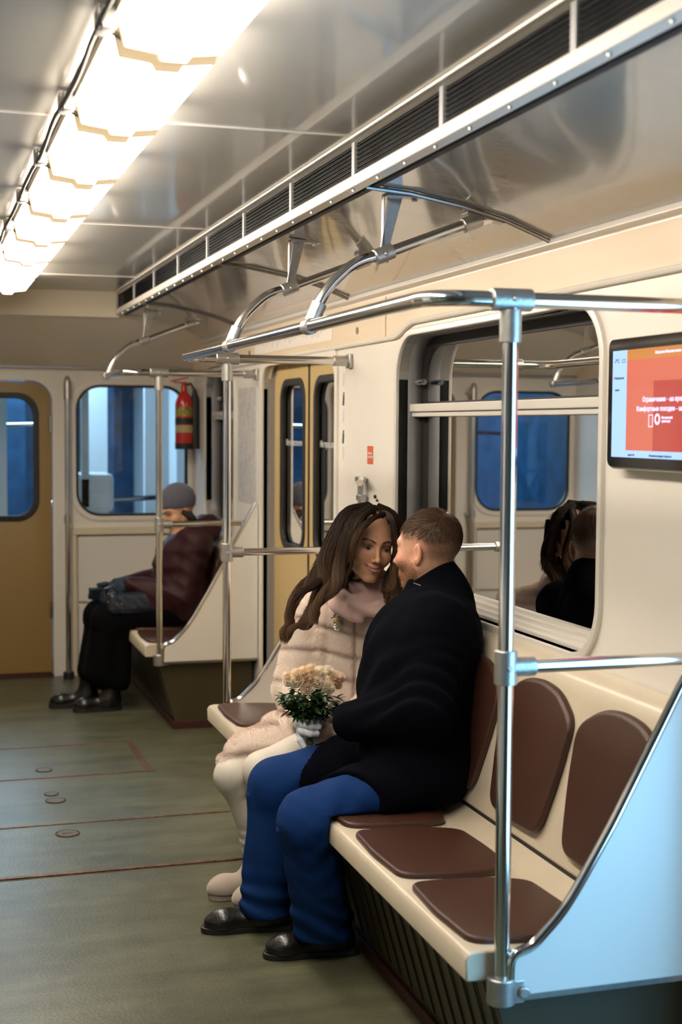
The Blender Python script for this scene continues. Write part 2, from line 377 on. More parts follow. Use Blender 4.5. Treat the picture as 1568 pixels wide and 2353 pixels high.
# sloping board above, soffit and bulkhead
o = MB().prism([(YE+.02, 1.895), (YE-.03, 1.90), (7.96, 2.168), (7.96, 2.30), (YE+.04, 2.30)], 'X', XL, XR+.02).build('wall_end.001', BULK); tag(o, **KS)
o = MB().prism([(7.93, 2.155), (7.93, ZC+.01), (7.97, ZC+.01), (7.97, 2.155)], 'X', 2*CX-1.115, 1.115).build('wall_end.002', BULK); tag(o, **KS)
o = MB().box((XL, YE-.045, 1.888), (XR, YE-.02, 1.904)).build('trim_300', REVEAL); tag(o, **KS)
for k, sx in enumerate((1, -1)):
    fx = (lambda x: x) if sx > 0 else (lambda x: 2*CX-x)
    x0, x1 = sorted((fx(EWIN[0]), fx(EWIN[2]))); z0, z1 = EWIN[1], EWIN[3]
    root = empty('window_%d' % (7+k), ((x0+x1)/2, YE, z0)); tag(root, **KS)
    plate('window_rim', rr(x0-.03, z0-.03, x1+.03, z1+.03, .17), [rr(x0, z0, x1, z1, .15)], YE-.012, YE+.002, 'Y', WHITE, root, bev=.003)
    plate('rubber_gasket', rr(x0-.002, z0-.002, x1+.002, z1+.002, .15), [rr(x0+.016, z0+.016, x1-.016, z1-.016, .135)], YE-.004, YE+.02, 'Y', RUBBER, root)
    obj('glass_pane', [(x0, YE+.012, z0), (x1, YE+.012, z0), (x1, YE+.012, z1), (x0, YE+.012, z1)], [(0, 1, 2, 3)], GLASSC, root)
# end door
root = empty('door_5', (CX, YE, 0)); tag(root, **KS)
leaf = plate('door_leaf', rr(DRX[0]+.006, .025, DRX[1]-.006, 1.808, (.125, .125, .01, .01)), [rr(CX-.255, .975, CX+.255, 1.725, .12)], YE+.002, YE+.03, 'Y', OCHRE, root, bev=.002)
plate('window_gasket', rr(CX-.27, .96, CX+.27, 1.74, .13), [rr(CX-.235, .995, CX+.235, 1.705, .105)], YE-.008, YE+.012, 'Y', RUBBER, leaf, bev=.004)
obj('door_glass', [(CX-.25, YE+.014, .98), (CX+.25, YE+.014, .98), (CX+.25, YE+.014, 1.72), (CX-.25, YE+.014, 1.72)], [(0, 1, 2, 3)], GLASSC, leaf)
plate('door_frame', [(DRX[1]+.03, 0), (DRX[1], 0)]+rr(DRX[0], 0, DRX[1], 1.815, .13)[0:18]+[(DRX[0], 0), (DRX[0]-.03, 0)]+rr(DRX[0]-.03, 0, DRX[1]+.03, 1.845, .15)[9:18][::-1]+rr(DRX[0]-.03, 0, DRX[1]+.03, 1.845, .15)[0:9][::-1], [], YE-.014, YE+.004, 'Y', WHITE, root)
for z in (1.55, .42):
    MB().tube([(DRX[1]-.012, YE-.008, z-.05), (DRX[1]-.012, YE-.008, z+.05)], .009).build('hinge', STEEL, root, smooth=True)
tag(MB().box((DRX[0], YE-.03, 0), (DRX[1], YE+.05, .022)).build('trim_301', REDB), **KS)
# kick panels under the end windows
for k, sx in enumerate((1, -1)):
    fx = (lambda x: x) if sx > 0 else (lambda x: 2*CX-x)
    x0, x1 = sorted((fx(.915), fx(XR)))
    root = empty('equipment_cabinet', ((x0+x1)/2, YE, 0), 'white cabinet with ochre frame under the %s end window' % ('right' if sx > 0 else 'left'), 'cabinet', 'low cabinets under the end windows')
    MB().box((x0, YE-.05, .875), (x1, YE, .915)).box((fx(.915)-.0, YE-.045, 0), (fx(.945), YE, .875)).build('frame', OCHRE2 if 'OCHRE2' in globals() else CREAM, root, bevel=.003)
    a, b = sorted((fx(.955), fx(XR-.01)))
    MB().box((a, YE-.03, .46), (b, YE-.001, .862)).build('upper_panel', PANEL, root, bevel=.004)
    MB().box((a, YE-.03, .02), (b, YE-.001, .445)).build('lower_panel', PANEL, root, bevel=.004)
# inspection hatches in the floor: metal edge strips
for i, y in enumerate((6.728, 6.123, 5.389, 4.7725)):
    x1 = {0: .99, 1: 1.02, 2: 1.2, 3: 1.2}[i]
    o = MB().box((-.15, y-(.008 if i != 3 else .011), -.002), (x1, y+(.006 if i != 3 else .009), .0035 if i < 3 else .006)).build('trim_%d' % (310+i), FSTRIP, bevel=.0015); tag(o, **KS)
o = MB().box((.975, 6.11, -.002), (1.005, 6.735, .004)).build('trim_314', FSTRIP); tag(o, **KS)
PLUG = mat('plug_metal', (.13, .095, .055), .5, metal=.2, noise=.3, nscale=60)
for i, (x, y, r, lab) in enumerate(((.538, 6.262, .032, 'round brown hatch lock in the floor panel nearest the end door'), (.532, 5.842, .026, 'small dark hatch lock behind its larger twin on the floor'),
                             (.539, 5.735, .036, 'plain brown hatch lock in front of the small dark one on the floor'), (.538, 5.252, .040, 'slotted brown hatch lock closest to the camera on the floor'))):
    root = empty('floor_lock', (x, y, 0), lab, 'floor lock', 'round hatch locks in the floor')
    b = MB().tube([(x, y, -.001), (x, y, .003)], r, 28); b.build('cap', PLUG, root, smooth=True)
    MB().tube([(x+r*1.12*math.cos(t*math.pi/14), y+r*1.12*math.sin(t*math.pi/14), .0015) for t in range(29)], .002, 6, False).build('rim', RUBBER, root)
    if i == 3: MB().box((x-.02, y-.003, .0025), (x+.02, y+.003, .0038)).build('slot', RUBBER, root)

# ================================================================== lamps, vents
def lampk(k):
    y1 = 2.54+.67*k; y0 = y1-.63; x0, x1 = CX-.10, CX+.10
    ordn = {-1: 'row lamp just behind the camera position', 0: 'nearest glowing ceiling lamp, cut by the top of the photo', 1: 'second ceiling lamp from the top of the photo', 2: 'third ceiling lamp from the top, beside the first ceiling seam',
            3: 'fourth ceiling lamp from the top of the photo', 4: 'fifth ceiling lamp from the top of the photo', 5: 'sixth ceiling lamp from the top of the photo', 6: 'second to last ceiling lamp of the row', 7: 'last ceiling lamp of the row, nearest the end bulkhead', -2: 'ceiling lamp farthest behind the camera position'}
    root = empty('ceiling_lamp', (CX, y0, ZC), ordn.get(k, 'glowing ceiling lamp of the row behind the camera'), 'lamp', 'row of ceiling lamps')
    MB().box((x0-.005, y0, ZC-.022), (x1+.005, y1, ZC)).build('base', CREAM, root, bevel=.003)
    prof = [(x0, ZC-.024), (x0+.012, ZC-.078), (CX-.03, ZC-.085), (CX-.022, ZC-.098), (CX+.022, ZC-.098), (CX+.03, ZC-.085), (x1-.012, ZC-.078), (x1, ZC-.024)]
    MB().prism(prof, 'Y', y0+.02, y1-.02).build('diffuser', LAMPM, root, bevel=.004)
    for (a, b) in ((y0+.006, y0+.02), (y1-.02, y1-.006)):
        MB().prism([(CX+(x-CX)*1.02, ZC+(z-ZC)*1.0) for x, z in prof], 'Y', a, b).build('end_cap', LAMPCAP, root, bevel=.002)
    MB().box((x0-.035, y0-.03, ZC-.045), (x0-.006, y0+.012, ZC-.004)).tube([(x0-.03, y0-.01, ZC-.03), (x0+.02, y0-.004, ZC-.05)], .006, 8).build('clip', STEEL, root, bevel=.002)
    MB().box((x0-.03, y1-.03, ZC-.05), (x0-.004, y1-.005, ZC-.01)).build('clip', STEEL, root, bevel=.002)
for k in range(0, 8): lampk(k)
b = MB(); ys = np.arange(1.8, 7.3, .067)
b.tube([(CX-.13+.003*math.sin(y*7), y, ZC-.035-.006*abs(math.sin(y*math.pi/.67))) for y in ys], .0055, 8)
b.tube([(CX-.122, y, ZC-.02) for y in ys[::10]], .004, 6)
tag(b.build('lamp_wiring', RUBBER, smooth=True), 'thin dark cable running along the left edge of the ceiling lamps', 'cable')
GREY = mat('divider_grey', (.42, .43, .45), .4, metal=.4)
def vent(sg):
    fx = (lambda x: x) if sg > 0 else (lambda x: 2*CX-x)
    root = empty('ventilation_grille', (fx(1.10), 2, 2.2), 'long dark slatted air grille along the %s edge of the ceiling' % ('right' if sg > 0 else 'left'), 'ventilation grille', 'ceiling air grilles')
    y0, y1 = YB, 7.93
    def bx(xa, xb, z0, z1, ya=y0, yb=y1): 
        a, c = sorted((fx(xa), fx(xb))); return MB().box((a, ya, z0), (c, yb, z1))
    bx(1.142, 1.16, 2.17, 2.30).build('backing', BLACKM, root)
    s = MB()
    for i in range(7):
        z = 2.207+i*.0112
        xa, xb, xc, xd = fx(1.104), fx(1.118), fx(1.118), fx(1.104)
        s.prism([(xa, z), (xb, z+.0045), (xb, z+.006), (xa, z+.0022)], 'Y', y0, y1)
    s.build('slats', SLAT, root)
    l = bx(1.090, 1.128, 2.168, 2.198); l.build('lower_strip', SATIN, root, bevel=.003)
    bx(1.085, 1.14, 2.291, 2.2995).build('upper_strip', SATIN, root, bevel=.003)
    f = MB().prism([(fx(1.098), 2.2925), (fx(1.108), 2.283), (fx(1.13), 2.283), (fx(1.13), 2.2925)], 'Y', y0, y1); f.build('flange', ALU, root)
    for j in range(-4, 9):
        y = 2.856+.632*j
        if y < 0: continue
        d = bx(1.098, 1.108, 2.197, 2.286, y-.011, y+.011); d.build('divider', GREY, root, bevel=.001)
    if sg > 0:
        for j in range(32):
            y = 1.5+.2*j; MB().tube([(fx(1.104), y, 2.162), (fx(1.104), y, 2.168)], .004, 8).build('rivet', STEEL, root)
vent(1); vent(-1)

# ================================================================== benches
def bench(nm, y0, ncush, y1, label, group, skirtfar):
    root = empty(nm, (1.35, (y0+y1)/2, 0), label, 'bench', group)
    seat = [(1.10, .380), (1.098, .428), (1.106, .440), (1.125, .444), (1.30, .436), (1.42, .424), (1.47, .430), (1.525, .462), (1.53, .44), (1.45, .39), (1.30, .39), (1.14, .378)]
    MB().prism(seat, 'Y', y0, y1).build('seat_shell', BENCHC, root, smooth=True, bevel=.004, sharp=50)
    back = [(1.512, .470), (1.600, .86), (1.612, .905), (1.632, .925), (1.675, .93), (1.675, .47), (1.53, .455)]
    MB().prism(back, 'Y', y0, y1).build('back_shell', BENCHC, root, smooth=True, bevel=.004, sharp=50)
    MB().box((1.515, y0+.01, .448), (1.55, y1-.01, .472)).build('shadow_gap', RUBBER, root)
    p = .445
    for k in range(ncush):
        ya = y0+.03+p*k; yb = ya+.408
        o = fil2([(1.114, (ya+yb)/2), (1.124, ya+.012), (1.22, ya), (1.34, ya+.002), (1.432, ya+.035), (1.440, (ya+yb)/2), (1.432, yb-.035), (1.34, yb-.002), (1.22, yb), (1.124, yb-.012)], .038)
        def slope(W): 
            W = W.copy(); W[:, 2] += .438-(W[:, 0]-1.12)*.045; return W
        plate('seat_cushion', o, [], 0, .022, 'Z', LEATH, root, bev=.009, fn=slope)
        q = fil2([((ya+yb)/2, .0), (yb-.050, .006), (yb-.012, .17), (yb+.004, .318), (yb-.10, .378), ((ya+yb)/2, .390), (ya+.10, .378), (ya-.004, .318), (ya+.012, .17), (ya+.050, .006)], .045)
        def lean(W):
            W = W.copy(); s = W[:, 2].copy(); d = W[:, 0].copy()     # W=(w,u,v)
            W[:, 0] = 1.523+s*.213-d*.977; W[:, 2] = .508+s*.965-d*.2; return W
        plate('back_cushion', q, [], 0, .024, 'X', LEATH, root, bev=.010, fn=lean)
    # skirt (heater box), leaning front
    MB().prism([(1.16, .385), (1.255, .045), (1.255, .0), (1.66, 0), (1.66, .385)], 'Y', y0+.02 if not skirtfar else y0+.02, y1-.02).build('heater_box', SKIRT, root, bevel=.002)
    g = MB()
    yy = y0+.06
    while yy < y1-.05:
        g.obox((1.2035, yy, .215), (.002, 0, 0), (0, .005, 0), (.045, 0, -.155)); yy += .085
    g.build('box_grooves', SKIRT, root)
    MB().box((1.244, y0+.01, 0), (1.66, y1-.01, .04)).build('kick_strip', REDB, root, bevel=.003)
    return root
def fil2(P, rad):
    out = []; n = len(P)
    for i in range(n):
        a, b, c = Vector(P[i-1]), Vector(P[i]), Vector(P[(i+1) % n]); r = min(rad, (a-b).length*.45, (c-b).length*.45)
        p = b+(a-b).normalized()*r; q = b+(c-b).normalized()*r
        out += [tuple(p*(1-t)**2+b*2*t*(1-t)+q*t*t) for t in (0, .17, .33, .5, .67, .83, 1)]
    return out
def smooth_loop(P, it=2):
    P = [Vector(p) for p in P]
    for _ in range(it):
        Q = []
        for i in range(len(P)):
            a, b = P[i], P[(i+1) % len(P)]; Q += [a*.75+b*.25, a*.25+b*.75]
        P = Q
    return [tuple(p) for p in P]
def end_panel(y, label, group, facing=-1):
    root = empty('bench_end_panel', (1.4, y, .35), label, 'panel', group)
    edge = [(1.192, .448), (1.225, .452), (1.262, .470), (1.305, .520), (1.345, .578), (1.42, .702), (1.52, .884), (1.60, 1.032), (1.66, 1.145)]
    P = [(1.192, .352)]+edge+[(1.675, 1.15), (1.675, .352)]
    plate('panel_sheet', P, [], y-.009, y+.009, 'Y', PANEL, root)
    pts = fil([(1.186, y, .352), (1.188, y, .442), (1.235, y, .452), (1.305, y, .520), (1.345, y, .578), (1.42, y, .702), (1.52, y, .884), (1.60, y, 1.032), (1.665, y, 1.155)], .03, 4)
    MB().tube(pts, .0115, 12).build('chrome_edge', CHROME, root, smooth=True)
    MB().box((1.19, y-.011, .345), (1.675, y+.011, .357)).build('bottom_rail', STEEL, root)
    return root
bA = bench('bench', 2.655, 6, 5.365, 'long six-seat ivory bench with brown pads under the couple', 'long side benches', False)
bB = bench('bench', 6.93, 3, 8.58, 'short ivory bench with brown pads under the lone passenger', 'short side benches', True)
mirror(bA, 'long six-seat ivory bench across the aisle from the couple'); mirror(bB, 'short ivory bench across the aisle beside the end wall')
e1 = end_panel(2.625, 'pale blue lit end panel with chrome edge at the near end of the long bench', 'bench end panels')
e2 = end_panel(5.385, 'white end panel with chrome edge at the far end of the long bench', 'bench end panels')
e3 = end_panel(6.905, 'white end panel with chrome edge beside the lone passenger', 'bench end panels')
for e, l in ((e1, 'end panel of the opposite long bench, near end'), (e2, 'end panel of the opposite long bench, far end'), (e3, 'end panel of the opposite short bench')): mirror(e, l)

# ================================================================== handrails
def rails(nm, poles, label, brackets, xr=.995, closed=True, far_end=None):
    ZT, ZM, XP, R = 1.811, 1.051, 1.1725, .0165
    root = empty(nm, (XP, poles[0], 0), label, 'handrail', 'chrome grab rails over the benches')
    for y in poles:
        MB().tube([(XP, y, .34), (XP, y, ZT)], R, 20).build('vertical_pole', CHROME, root, smooth=True)
        MB().tube([(XP, y, ZM), (XR-.05, y, ZM)], .0145, 18).build('middle_rail', CHROME, root, smooth=True)
        t = MB().tube([(XP, y, ZM-.036), (XP, y, ZM+.036)], .024, 20); t.tube([(XP, y, ZM), (XP+.065, y, ZM)], .0205, 18); t.tube([(XP, y-.026, ZM), (XP, y-.022, ZM)], .006, 8)
        t.build('middle_fitting', CAST, root, smooth=True, bevel=.002)
        t = MB().tube([(XP, y, ZT-.088), (XP, y, ZT-.02)], .0225, 20); t.tube([(XP-.045, y, ZT), (XP+.045, y, ZT)], .0235, 20); t.tube([(XP, y-.027, ZT), (XP, y-.022, ZT)], .006, 8)
        t.build('top_fitting', CAST, root, smooth=True, bevel=.002)
        for z in (ZT, ZM):
            w = MB().tube([(XR-.075, y, z), (XR-.014, y, z)], .021, 16); w.box((XR-.016, y-.028, z-.028), (XR-.001, y+.028, z+.028))
            w.build('wall_socket', CAST, root, smooth=True, bevel=.003)
        f = MB().tube([(XP, y, .335), (XP, y, .392)], .031, 20); f.box((XP, y-.022, .338), (XP+.045, y+.022, .389)); f.tube([(XP+.042, y-.03, .362), (XP+.042, y+.03, .362)], .013, 14)
        f.build('foot_clamp', CAST, root, smooth=True, bevel=.003)
    if len(poles) == 2:
        a, b = poles
        P = fil([(XR-.06, a, ZT), (XP, a, ZT), (xr, a, ZT), (xr, b, ZT), (XP, b, ZT), (XR-.06, b, ZT)], .085, 8)
    else:
        a = poles[0]; P = fil([(XR-.06, a, ZT), (XP, a, ZT), (xr+.0, a, ZT), (xr, far_end, ZT)], .10, 8)
    MB().tube(P, R, 20).build('top_rail', CHROME, root, smooth=True)
    for y in brackets:
        P = fil([(xr, y, ZT), (1.035, y, 1.905), (1.12, y, 1.985), (1.20, y, 2.008), (1.44, y, 2.10), (1.505, y, 2.118)], .07, 6)
        arm = MB().tube(P, .0145, 16).build('support_arm', CHROME, root, smooth=True)
        MB().tube([(xr, y-.022, ZT), (xr, y+.022, ZT)], .0215, 18).tube([(xr+.006, y, ZT+.01), (xr+.028, y, ZT+.062)], .020, 16).build('rail_clamp', CAST, root, smooth=True, bevel=.002)
        MB().tube([(1.175, y, 1.998), (1.225, y, 2.018)], .021, 16).tube([(1.20, y-.028, 2.006), (1.20, y-.02, 2.006)], .006, 8).build('arm_clamp', CAST, root, smooth=True, bevel=.002)
        s = MB().prism([(1.188, 2.015), (1.214, 2.025), (1.252, 2.166), (1.212, 2.166)], 'Y', y-.004, y+.004)
        s.box((1.196, y-.004, 2.02), (1.20, y+.012, 2.16))
        s.build('strut', STEEL, root, bevel=.001)
        MB().box((1.20, y-.02, 2.158), (1.305, y+.02, 2.168)).tube([(1.285, y, 2.15), (1.285, y, 2.16)], .008, 10).build('ceiling_plate', STEEL, root, bevel=.001)
        MB().obox((1.485, y, 2.118), (.055, 0, -.012), (0, .022, 0), (.001, 0, .004)).build('arm_plate', STEEL, root, bevel=.001)
        MB().tube([(1.425, y, 2.093), (1.475, y, 2.112)], .0205, 16).build('end_clamp', CAST, root, smooth=True, bevel=.002)
    return root
r1 = rails('grab_rail', (2.6375, 5.34), 'chrome grab rail with two posts framing the long bench of the couple', (3.53, 4.50))
r2_ = rails('grab_rail', (6.927,), 'single-post chrome grab rail beside the lone passenger', (7.55,), far_end=7.575)
mirror(r1, 'chrome grab rail over the opposite long bench'); mirror(r2_, 'single-post chrome grab rail over the opposite short bench')

# standing pole beside the end door
for sx in (1, -1):
    X = .885 if sx > 0 else 2*CX-.885
    root = empty('door_handrail', (X, 8.52, 0), 'upright grab rail %s of the end door' % ('right' if sx > 0 else 'left'), 'handrail', 'upright rails beside the end door')
    MB().tube([(X, 8.52, .03), (X, 8.52, 1.80)], .017, 18).build('pole', CHROME, root, smooth=True)
    MB().tube([(X, 8.52, 1.70), (X, 8.52, 1.80), (X, 8.52, 1.83), (X, 8.52, 1.842)], [.022, .022, .017, .006], 18).tube([(X, 8.53, 1.78), (X, YE, 1.78)], .014, 12).build('bracket', CAST, root, smooth=True)
    MB().tube([(X, 8.52, .95), (X, 8.52, 1.0)], .021, 16).tube([(X, 8.53, .97), (X, YE, .97)], .014, 12).build('bracket', CAST, root, smooth=True)
    MB().tube([(X, 8.52, 0), (X, 8.52, .04)], .034, 18).build('foot', RUBBER, root, smooth=True)
# ================================================================== wall things
# display screen
root = empty('display_screen', (1.66, 2.82, 1.45), 'wall display showing a red notice with a light blue side strip', 'screen')
BEZ = mat('black_bezel', (.008, .008, .009), .08, spec=.8)
ys0, ys1, zs0, zs1 = 2.54, 3.09, 1.45, 1.768
plate('housing', rr(ys0, zs0, ys1, zs1, .022), [], 1.640, 1.679, 'X', SATIN, root, bev=.006)
plate('bezel', rr(ys0+.004, zs0+.006, ys1-.004, zs1-.003, .020), [], 1.636, 1.642, 'X', BEZ, root)
def emis(name, c, s, rough=.08):
    return mat(name, tuple(x*.3 for x in c), rough, emit=c, estr=s, spec=.8)
E_RED = emis('screen_red', (.62, .15, .10), .72); E_BLU = emis('screen_blue', (.36, .56, 1.0), .85); E_TOP = emis('screen_tan', (.60, .24, .07), .65)
E_TXT = emis('screen_text', (.75, .72, 1.0), 1.0); E_DRK = emis('screen_dark_red', (.52, .075, .06), .62); E_NVY = mat('screen_navy', (.03, .06, .12), .3)
def sq(nm, m, ya, yb, za, zb, x=1.6355):
    return obj(nm, [(x, ya, za), (x, yb, za), (x, yb, zb), (x, ya, zb)], [(0, 3, 2, 1)], m, root)
yL = 3.064; yS = 2.993
sq('picture', E_RED, 2.57, yS, 1.497, 1.712)
sq('side_strip', E_BLU, yS, yL, 1.480, 1.737); sq('ticker_strip', E_BLU, 2.57, yS, 1.480, 1.497); sq('header_strip', E_TOP, 2.57, yS, 1.712, 1.737)
sq('picture_dark_band', E_DRK, 2.57, 2.865, 1.497, 1.66, 1.6352)
U, V_ = (0, -1, 0), (0, 0, 1)
for s, z, y, sz in (('Ограничения – на время', 1.612, 2.915, .0165), ('Комфортные поездки – навсегда', 1.590, 2.942, .0165)):
    text('caption', s, sz, E_TXT, (1.6348, y, z), U, V_, root)
text('header', 'Калужско-Рижская линия', .009, E_TXT, (1.635, 2.86, 1.722), U, V_, root)
text('weather', '-7°C', .014, E_NVY, (1.635, 3.056, 1.707), U, V_, root)
text('line_name', 'Калужская', .008, E_NVY, (1.635, 3.049, 1.668), U, V_, root)
text('line_note', 'метро', .007, E_NVY, (1.635, 3.049, 1.640), U, V_, root)
text('ticker', 'дети 0-18', .007, E_NVY, (1.635, 2.98, 1.484), U, V_, root); text('ticker', 'Во время поездки в метро не', .007, E_NVY, (1.635, 2.88, 1.484), U, V_, root)
plate('cloud_icon', rr(3.0, 1.707, 3.016, 1.716, .004), [rr(3.0015, 1.7085, 3.0145, 1.7145, .003)], 1.6348, 1.6352, 'X', E_NVY, root)
plate('red_dot', rr(3.051, 1.667, 3.058, 1.675, .0035), [rr(3.053, 1.669, 3.056, 1.673, .0015)], 1.6348, 1.6352, 'X', E_RED, root)
plate('shield_emblem', rr(2.865, 1.553, 2.885, 1.582, .002), [rr(2.867, 1.555, 2.883, 1.580, .001)], 1.6346, 1.635, 'X', E_TXT, root)
plate('round_emblem', rr(2.833, 1.558, 2.857, 1.584, .0119), [rr(2.838, 1.564, 2.852, 1.579, .007)], 1.6346, 1.635, 'X', E_TXT, root)
text('emblem_words', 'Московский\nтранспорт', .008, E_TXT, (1.6348, 2.826, 1.572), U, V_, root)
# red emergency sticker, lever, icons
ORANGE = mat('orange_sticker', (.62, .13, .05), .4)
s = tag(plate('warning_sticker', rr(5.048, 1.405, 5.118, 1.475, .004), [], XR-.0015, XR+.0005, 'X', ORANGE), 'small orange-red warning sticker on the white wall above the brake lever', 'sticker')
s2 = text('lettering', 'Кнопка\nэкстренной', .014, PALE, (XR-.002, 5.108, 1.443), U, V_, s)
root = empty('emergency_lever', (1.66, 5.13, 1.10), 'slim metal emergency lever on the white wall above the woman', 'lever')
for y in (5.115, 5.14): MB().tube([(1.655, y, 1.05), (1.655, y, 1.345)], .0075, 12).build('rod', CHROME, root, smooth=True)
MB().box((1.64, 5.105, 1.335), (1.672, 5.155, 1.356)).build('clamp', CAST, root, bevel=.003); MB().box((1.645, 5.10, 1.262), (1.672, 5.155, 1.285)).build('clamp', CAST, root, bevel=.003)
MB().tube([(1.65, 5.10, 1.346), (1.63, 5.06, 1.335)], [.012, .014], 12).build('handle', CHROME, root, smooth=True)
MB().tube([(1.672, 5.01, 1.283), (1.679, 5.01, 1.283)], .007, 12).build('bolt', RUBBER, root, smooth=True); MB().tube([(1.672, 4.985, 1.27), (1.679, 4.985, 1.27)], .005, 10).build('bolt', RUBBER, root, smooth=True)
ICON = mat('icon_print', (.62, .60, .58), .5); ICK = mat('icon_black', (.05, .05, .055), .5)
s = tag(plate('pictogram_strip', rr(5.405, 1.40, 5.465, 1.78, .003), [], XR-.001, XR+.0005, 'X', mat('sticker_white', (.78, .75, .70), .45)), 'narrow strip of small safety pictograms beside the door', 'sticker')
for z, m_ in ((1.735, ICON), (1.655, ICK), (1.585, ICON), (1.50, ICK), (1.435, ICON)):
    MB().obox((XR-.0013, 5.435, z), (.0005, 0, 0), (0, .011, .002), (0, -.003, .020)).tube([(XR-.001, 5.432, z+.027), (XR-.002, 5.432, z+.027)], .008, 10).build('pictogram', m_, s)
# route diagram on the birch band
LN = mat('line_paper', (.80, .74, .68), .45)
s = tag(MB().box((XR-.0145, 5.56, 1.908), (XR-.0118, 6.93, 2.002)).build('route_diagram', LN), 'long white route diagram with a red line above the sliding door', 'sign')
RLN = mat('route_red', (.55, .16, .10), .5)
MB().box((XR-.0155, 5.62, 1.972), (XR-.0143, 6.88, 1.976)).build('red_line', RLN, s)
b = MB()
for i in range(26):
    y = 6.85-i*.047; b.box((XR-.0152, y-.006-.010*random.random(), 1.955-.028*random.random()), (XR-.0143, y+.012, 1.963))
b.build('station_names', ICON, s)
# paper metro map beyond the door
MAPW = mat('map_paper', (.70, .66, .60), .45, noise=.22, nscale=55, dark=(.42, .41, .42), stretch=(1, 1, .6))
s = tag(plate('metro_map', rr(6.96, 1.14, 7.36, 1.75, .006), [], XR-.0015, XR+.0005, 'X', MAPW), 'pale metro map sheet on the white wall between door and short bench', 'map')
b = MB()
for i in range(22):
    y = random.uniform(7.0, 7.3); z = random.uniform(1.2, 1.7); dy, dz = random.choice(((.10, 0), (0, .14), (.07, .07), (.07, -.07)))
    b.obox((XR-.002, y, z), (.0004, 0, 0), (0, dy/2, dz/2), (0, .0012, .0012))
b.build('map_lines', mat('map_ink', (.40, .36, .36), .5), s)
s = tag(MB().tube([(XR-.016, 5.22, 1.925), (XR-.011, 5.22, 1.925)], .014, 18).build('panel_lock', STEEL, smooth=True), 'small round lock in the birch band right of the route diagram', 'lock')
s = tag(MB().tube([(XR-.016, 7.05, 1.925), (XR-.011, 7.05, 1.925)], .014, 18).build('panel_lock', STEEL, smooth=True), 'small round lock in the birch band left of the route diagram', 'lock')
# fire extinguisher
root = empty('fire_extinguisher', (1.60, 8.42, 1.42), 'red fire extinguisher with black horn hanging in the end corner', 'fire extinguisher')
REDX = mat('extinguisher_red', (.50, .018, .012), .3, coat=.4)
def lathe(c, prof, n=24):
    b = MB(); V = []; F = []
    for r, z in prof:
        for k in range(n):
            a = 2*math.pi*k/n; V.append((c[0]+r*math.cos(a), c[1]+r*math.sin(a), c[2]+z))
    for i in range(len(prof)-1):
        for k in range(n): F.append((i*n+k, i*n+(k+1) % n, (i+1)*n+(k+1) % n, (i+1)*n+k))
    F.append(tuple(range(n))[::-1]); F.append(tuple((len(prof)-1)*n+k for k in range(n))); b.add(V, F); return b
c0 = (1.585, 8.45, 1.405)
lathe(c0, [(.045, .0), (.054, .006), (.055, .02), (.055, .27), (.052, .30), (.040, .325), (.022, .345), (.018, .36), (.018, .385)]).build('cylinder', REDX, root, smooth=True)
lathe(c0, [(.056, -.002), (.056, .035)]).build('base_band', RUBBER, root, smooth=True)
lathe(c0, [(.0556, .15), (.0556, .19)]).build('strap', RUBBER, root, smooth=True)
lathe(c0, [(.0555, .10), (.0555, .145)]).build('label', mat('label_yellow', (.62, .5, .25), .4, noise=.5, nscale=60), root, smooth=True)
lathe(c0, [(.0555, .20), (.0555, .255)]).build('label', mat('label_dark', (.55, .42, .05), .4, noise=.9, nscale=50, dark=(.03, .03, .03)), root, smooth=True)
MB().tube([(c0[0], c0[1], c0[2]+.385), (c0[0], c0[1], c0[2]+.41)], .016, 12).obox((c0[0]-.03, c0[1], c0[2]+.425), (.055, 0, .012), (0, .009, 0), (0, 0, .004)).obox((c0[0]-.02, c0[1], c0[2]+.405), (.045, 0, -.004), (0, .009, 0), (0, 0, .004)).build('valve_handle', REDX, root, bevel=.002)
MB().tube([(c0[0]+.065, c0[1], c0[2]+.36), (c0[0]+.068, c0[1], c0[2]+.30), (c0[0]+.068, c0[1], c0[2]+.0)], [.012, .028, .030], 16).tube([(c0[0]+.01, c0[1], c0[2]+.39), (c0[0]+.04, c0[1]-.01, c0[2]+.40), (c0[0]+.065, c0[1], c0[2]+.36)], .008, 8).build('horn', RUBBER, root, smooth=True)

# ================================================================== outside
NW = mat('next_car_white', (.80, .82, .82), .5); NB = mat('next_car_blue', (.008, .060, .14), .4, noise=.7, nscale=5); ND = mat('next_car_dark', (.02, .035, .05), .4)
root = empty('neighbouring_carriage', (.5, 10, 0), 'bluish lit interior of the next carriage seen through the end windows', 'train carriage')
b = MB(); b.box((-1.2, 9.3, -.1), (2.2, 14, 0)); b.build('floor_sheet', ND, root)
MB().box((-1.2, 13.9, 0), (2.2, 14, 2.5)).build('far_wall', NB, root)
MB().box((2.1, 9.3, 0), (2.2, 14, 2.5)).build('side_wall', NW, root); MB().box((-1.2, 9.3, 0), (-1.1, 14, 2.5)).build('side_wall', NB, root)
MB().box((-1.2, 9.3, 2.45), (2.2, 14, 2.5)).build('roof', ND, root)
for (x0, x1, y) in ((1.08, 1.13, 9.5), (1.86, 1.95, 10.2), (.26, .30, 9.6), (.92, 1.02, 9.6), (1.22, 1.40, 10.6), (1.62, 1.80, 10.2), (.50, .60, 9.7)):
    MB().box((x0, y, 0), (x1, y+.05, 2.4)).build('door_post', NW, root)
for (x0, x1, y) in ((2.0, 2.1, 9.9), (1.06, 1.16, 10.0), (1.44, 1.56, 11.4), (.1, .3, 11.0), (.7, .85, 11.4)):
    MB().box((x0, y, 0), (x1, y+.05, 2.2)).build('blue_panel', NB, root)
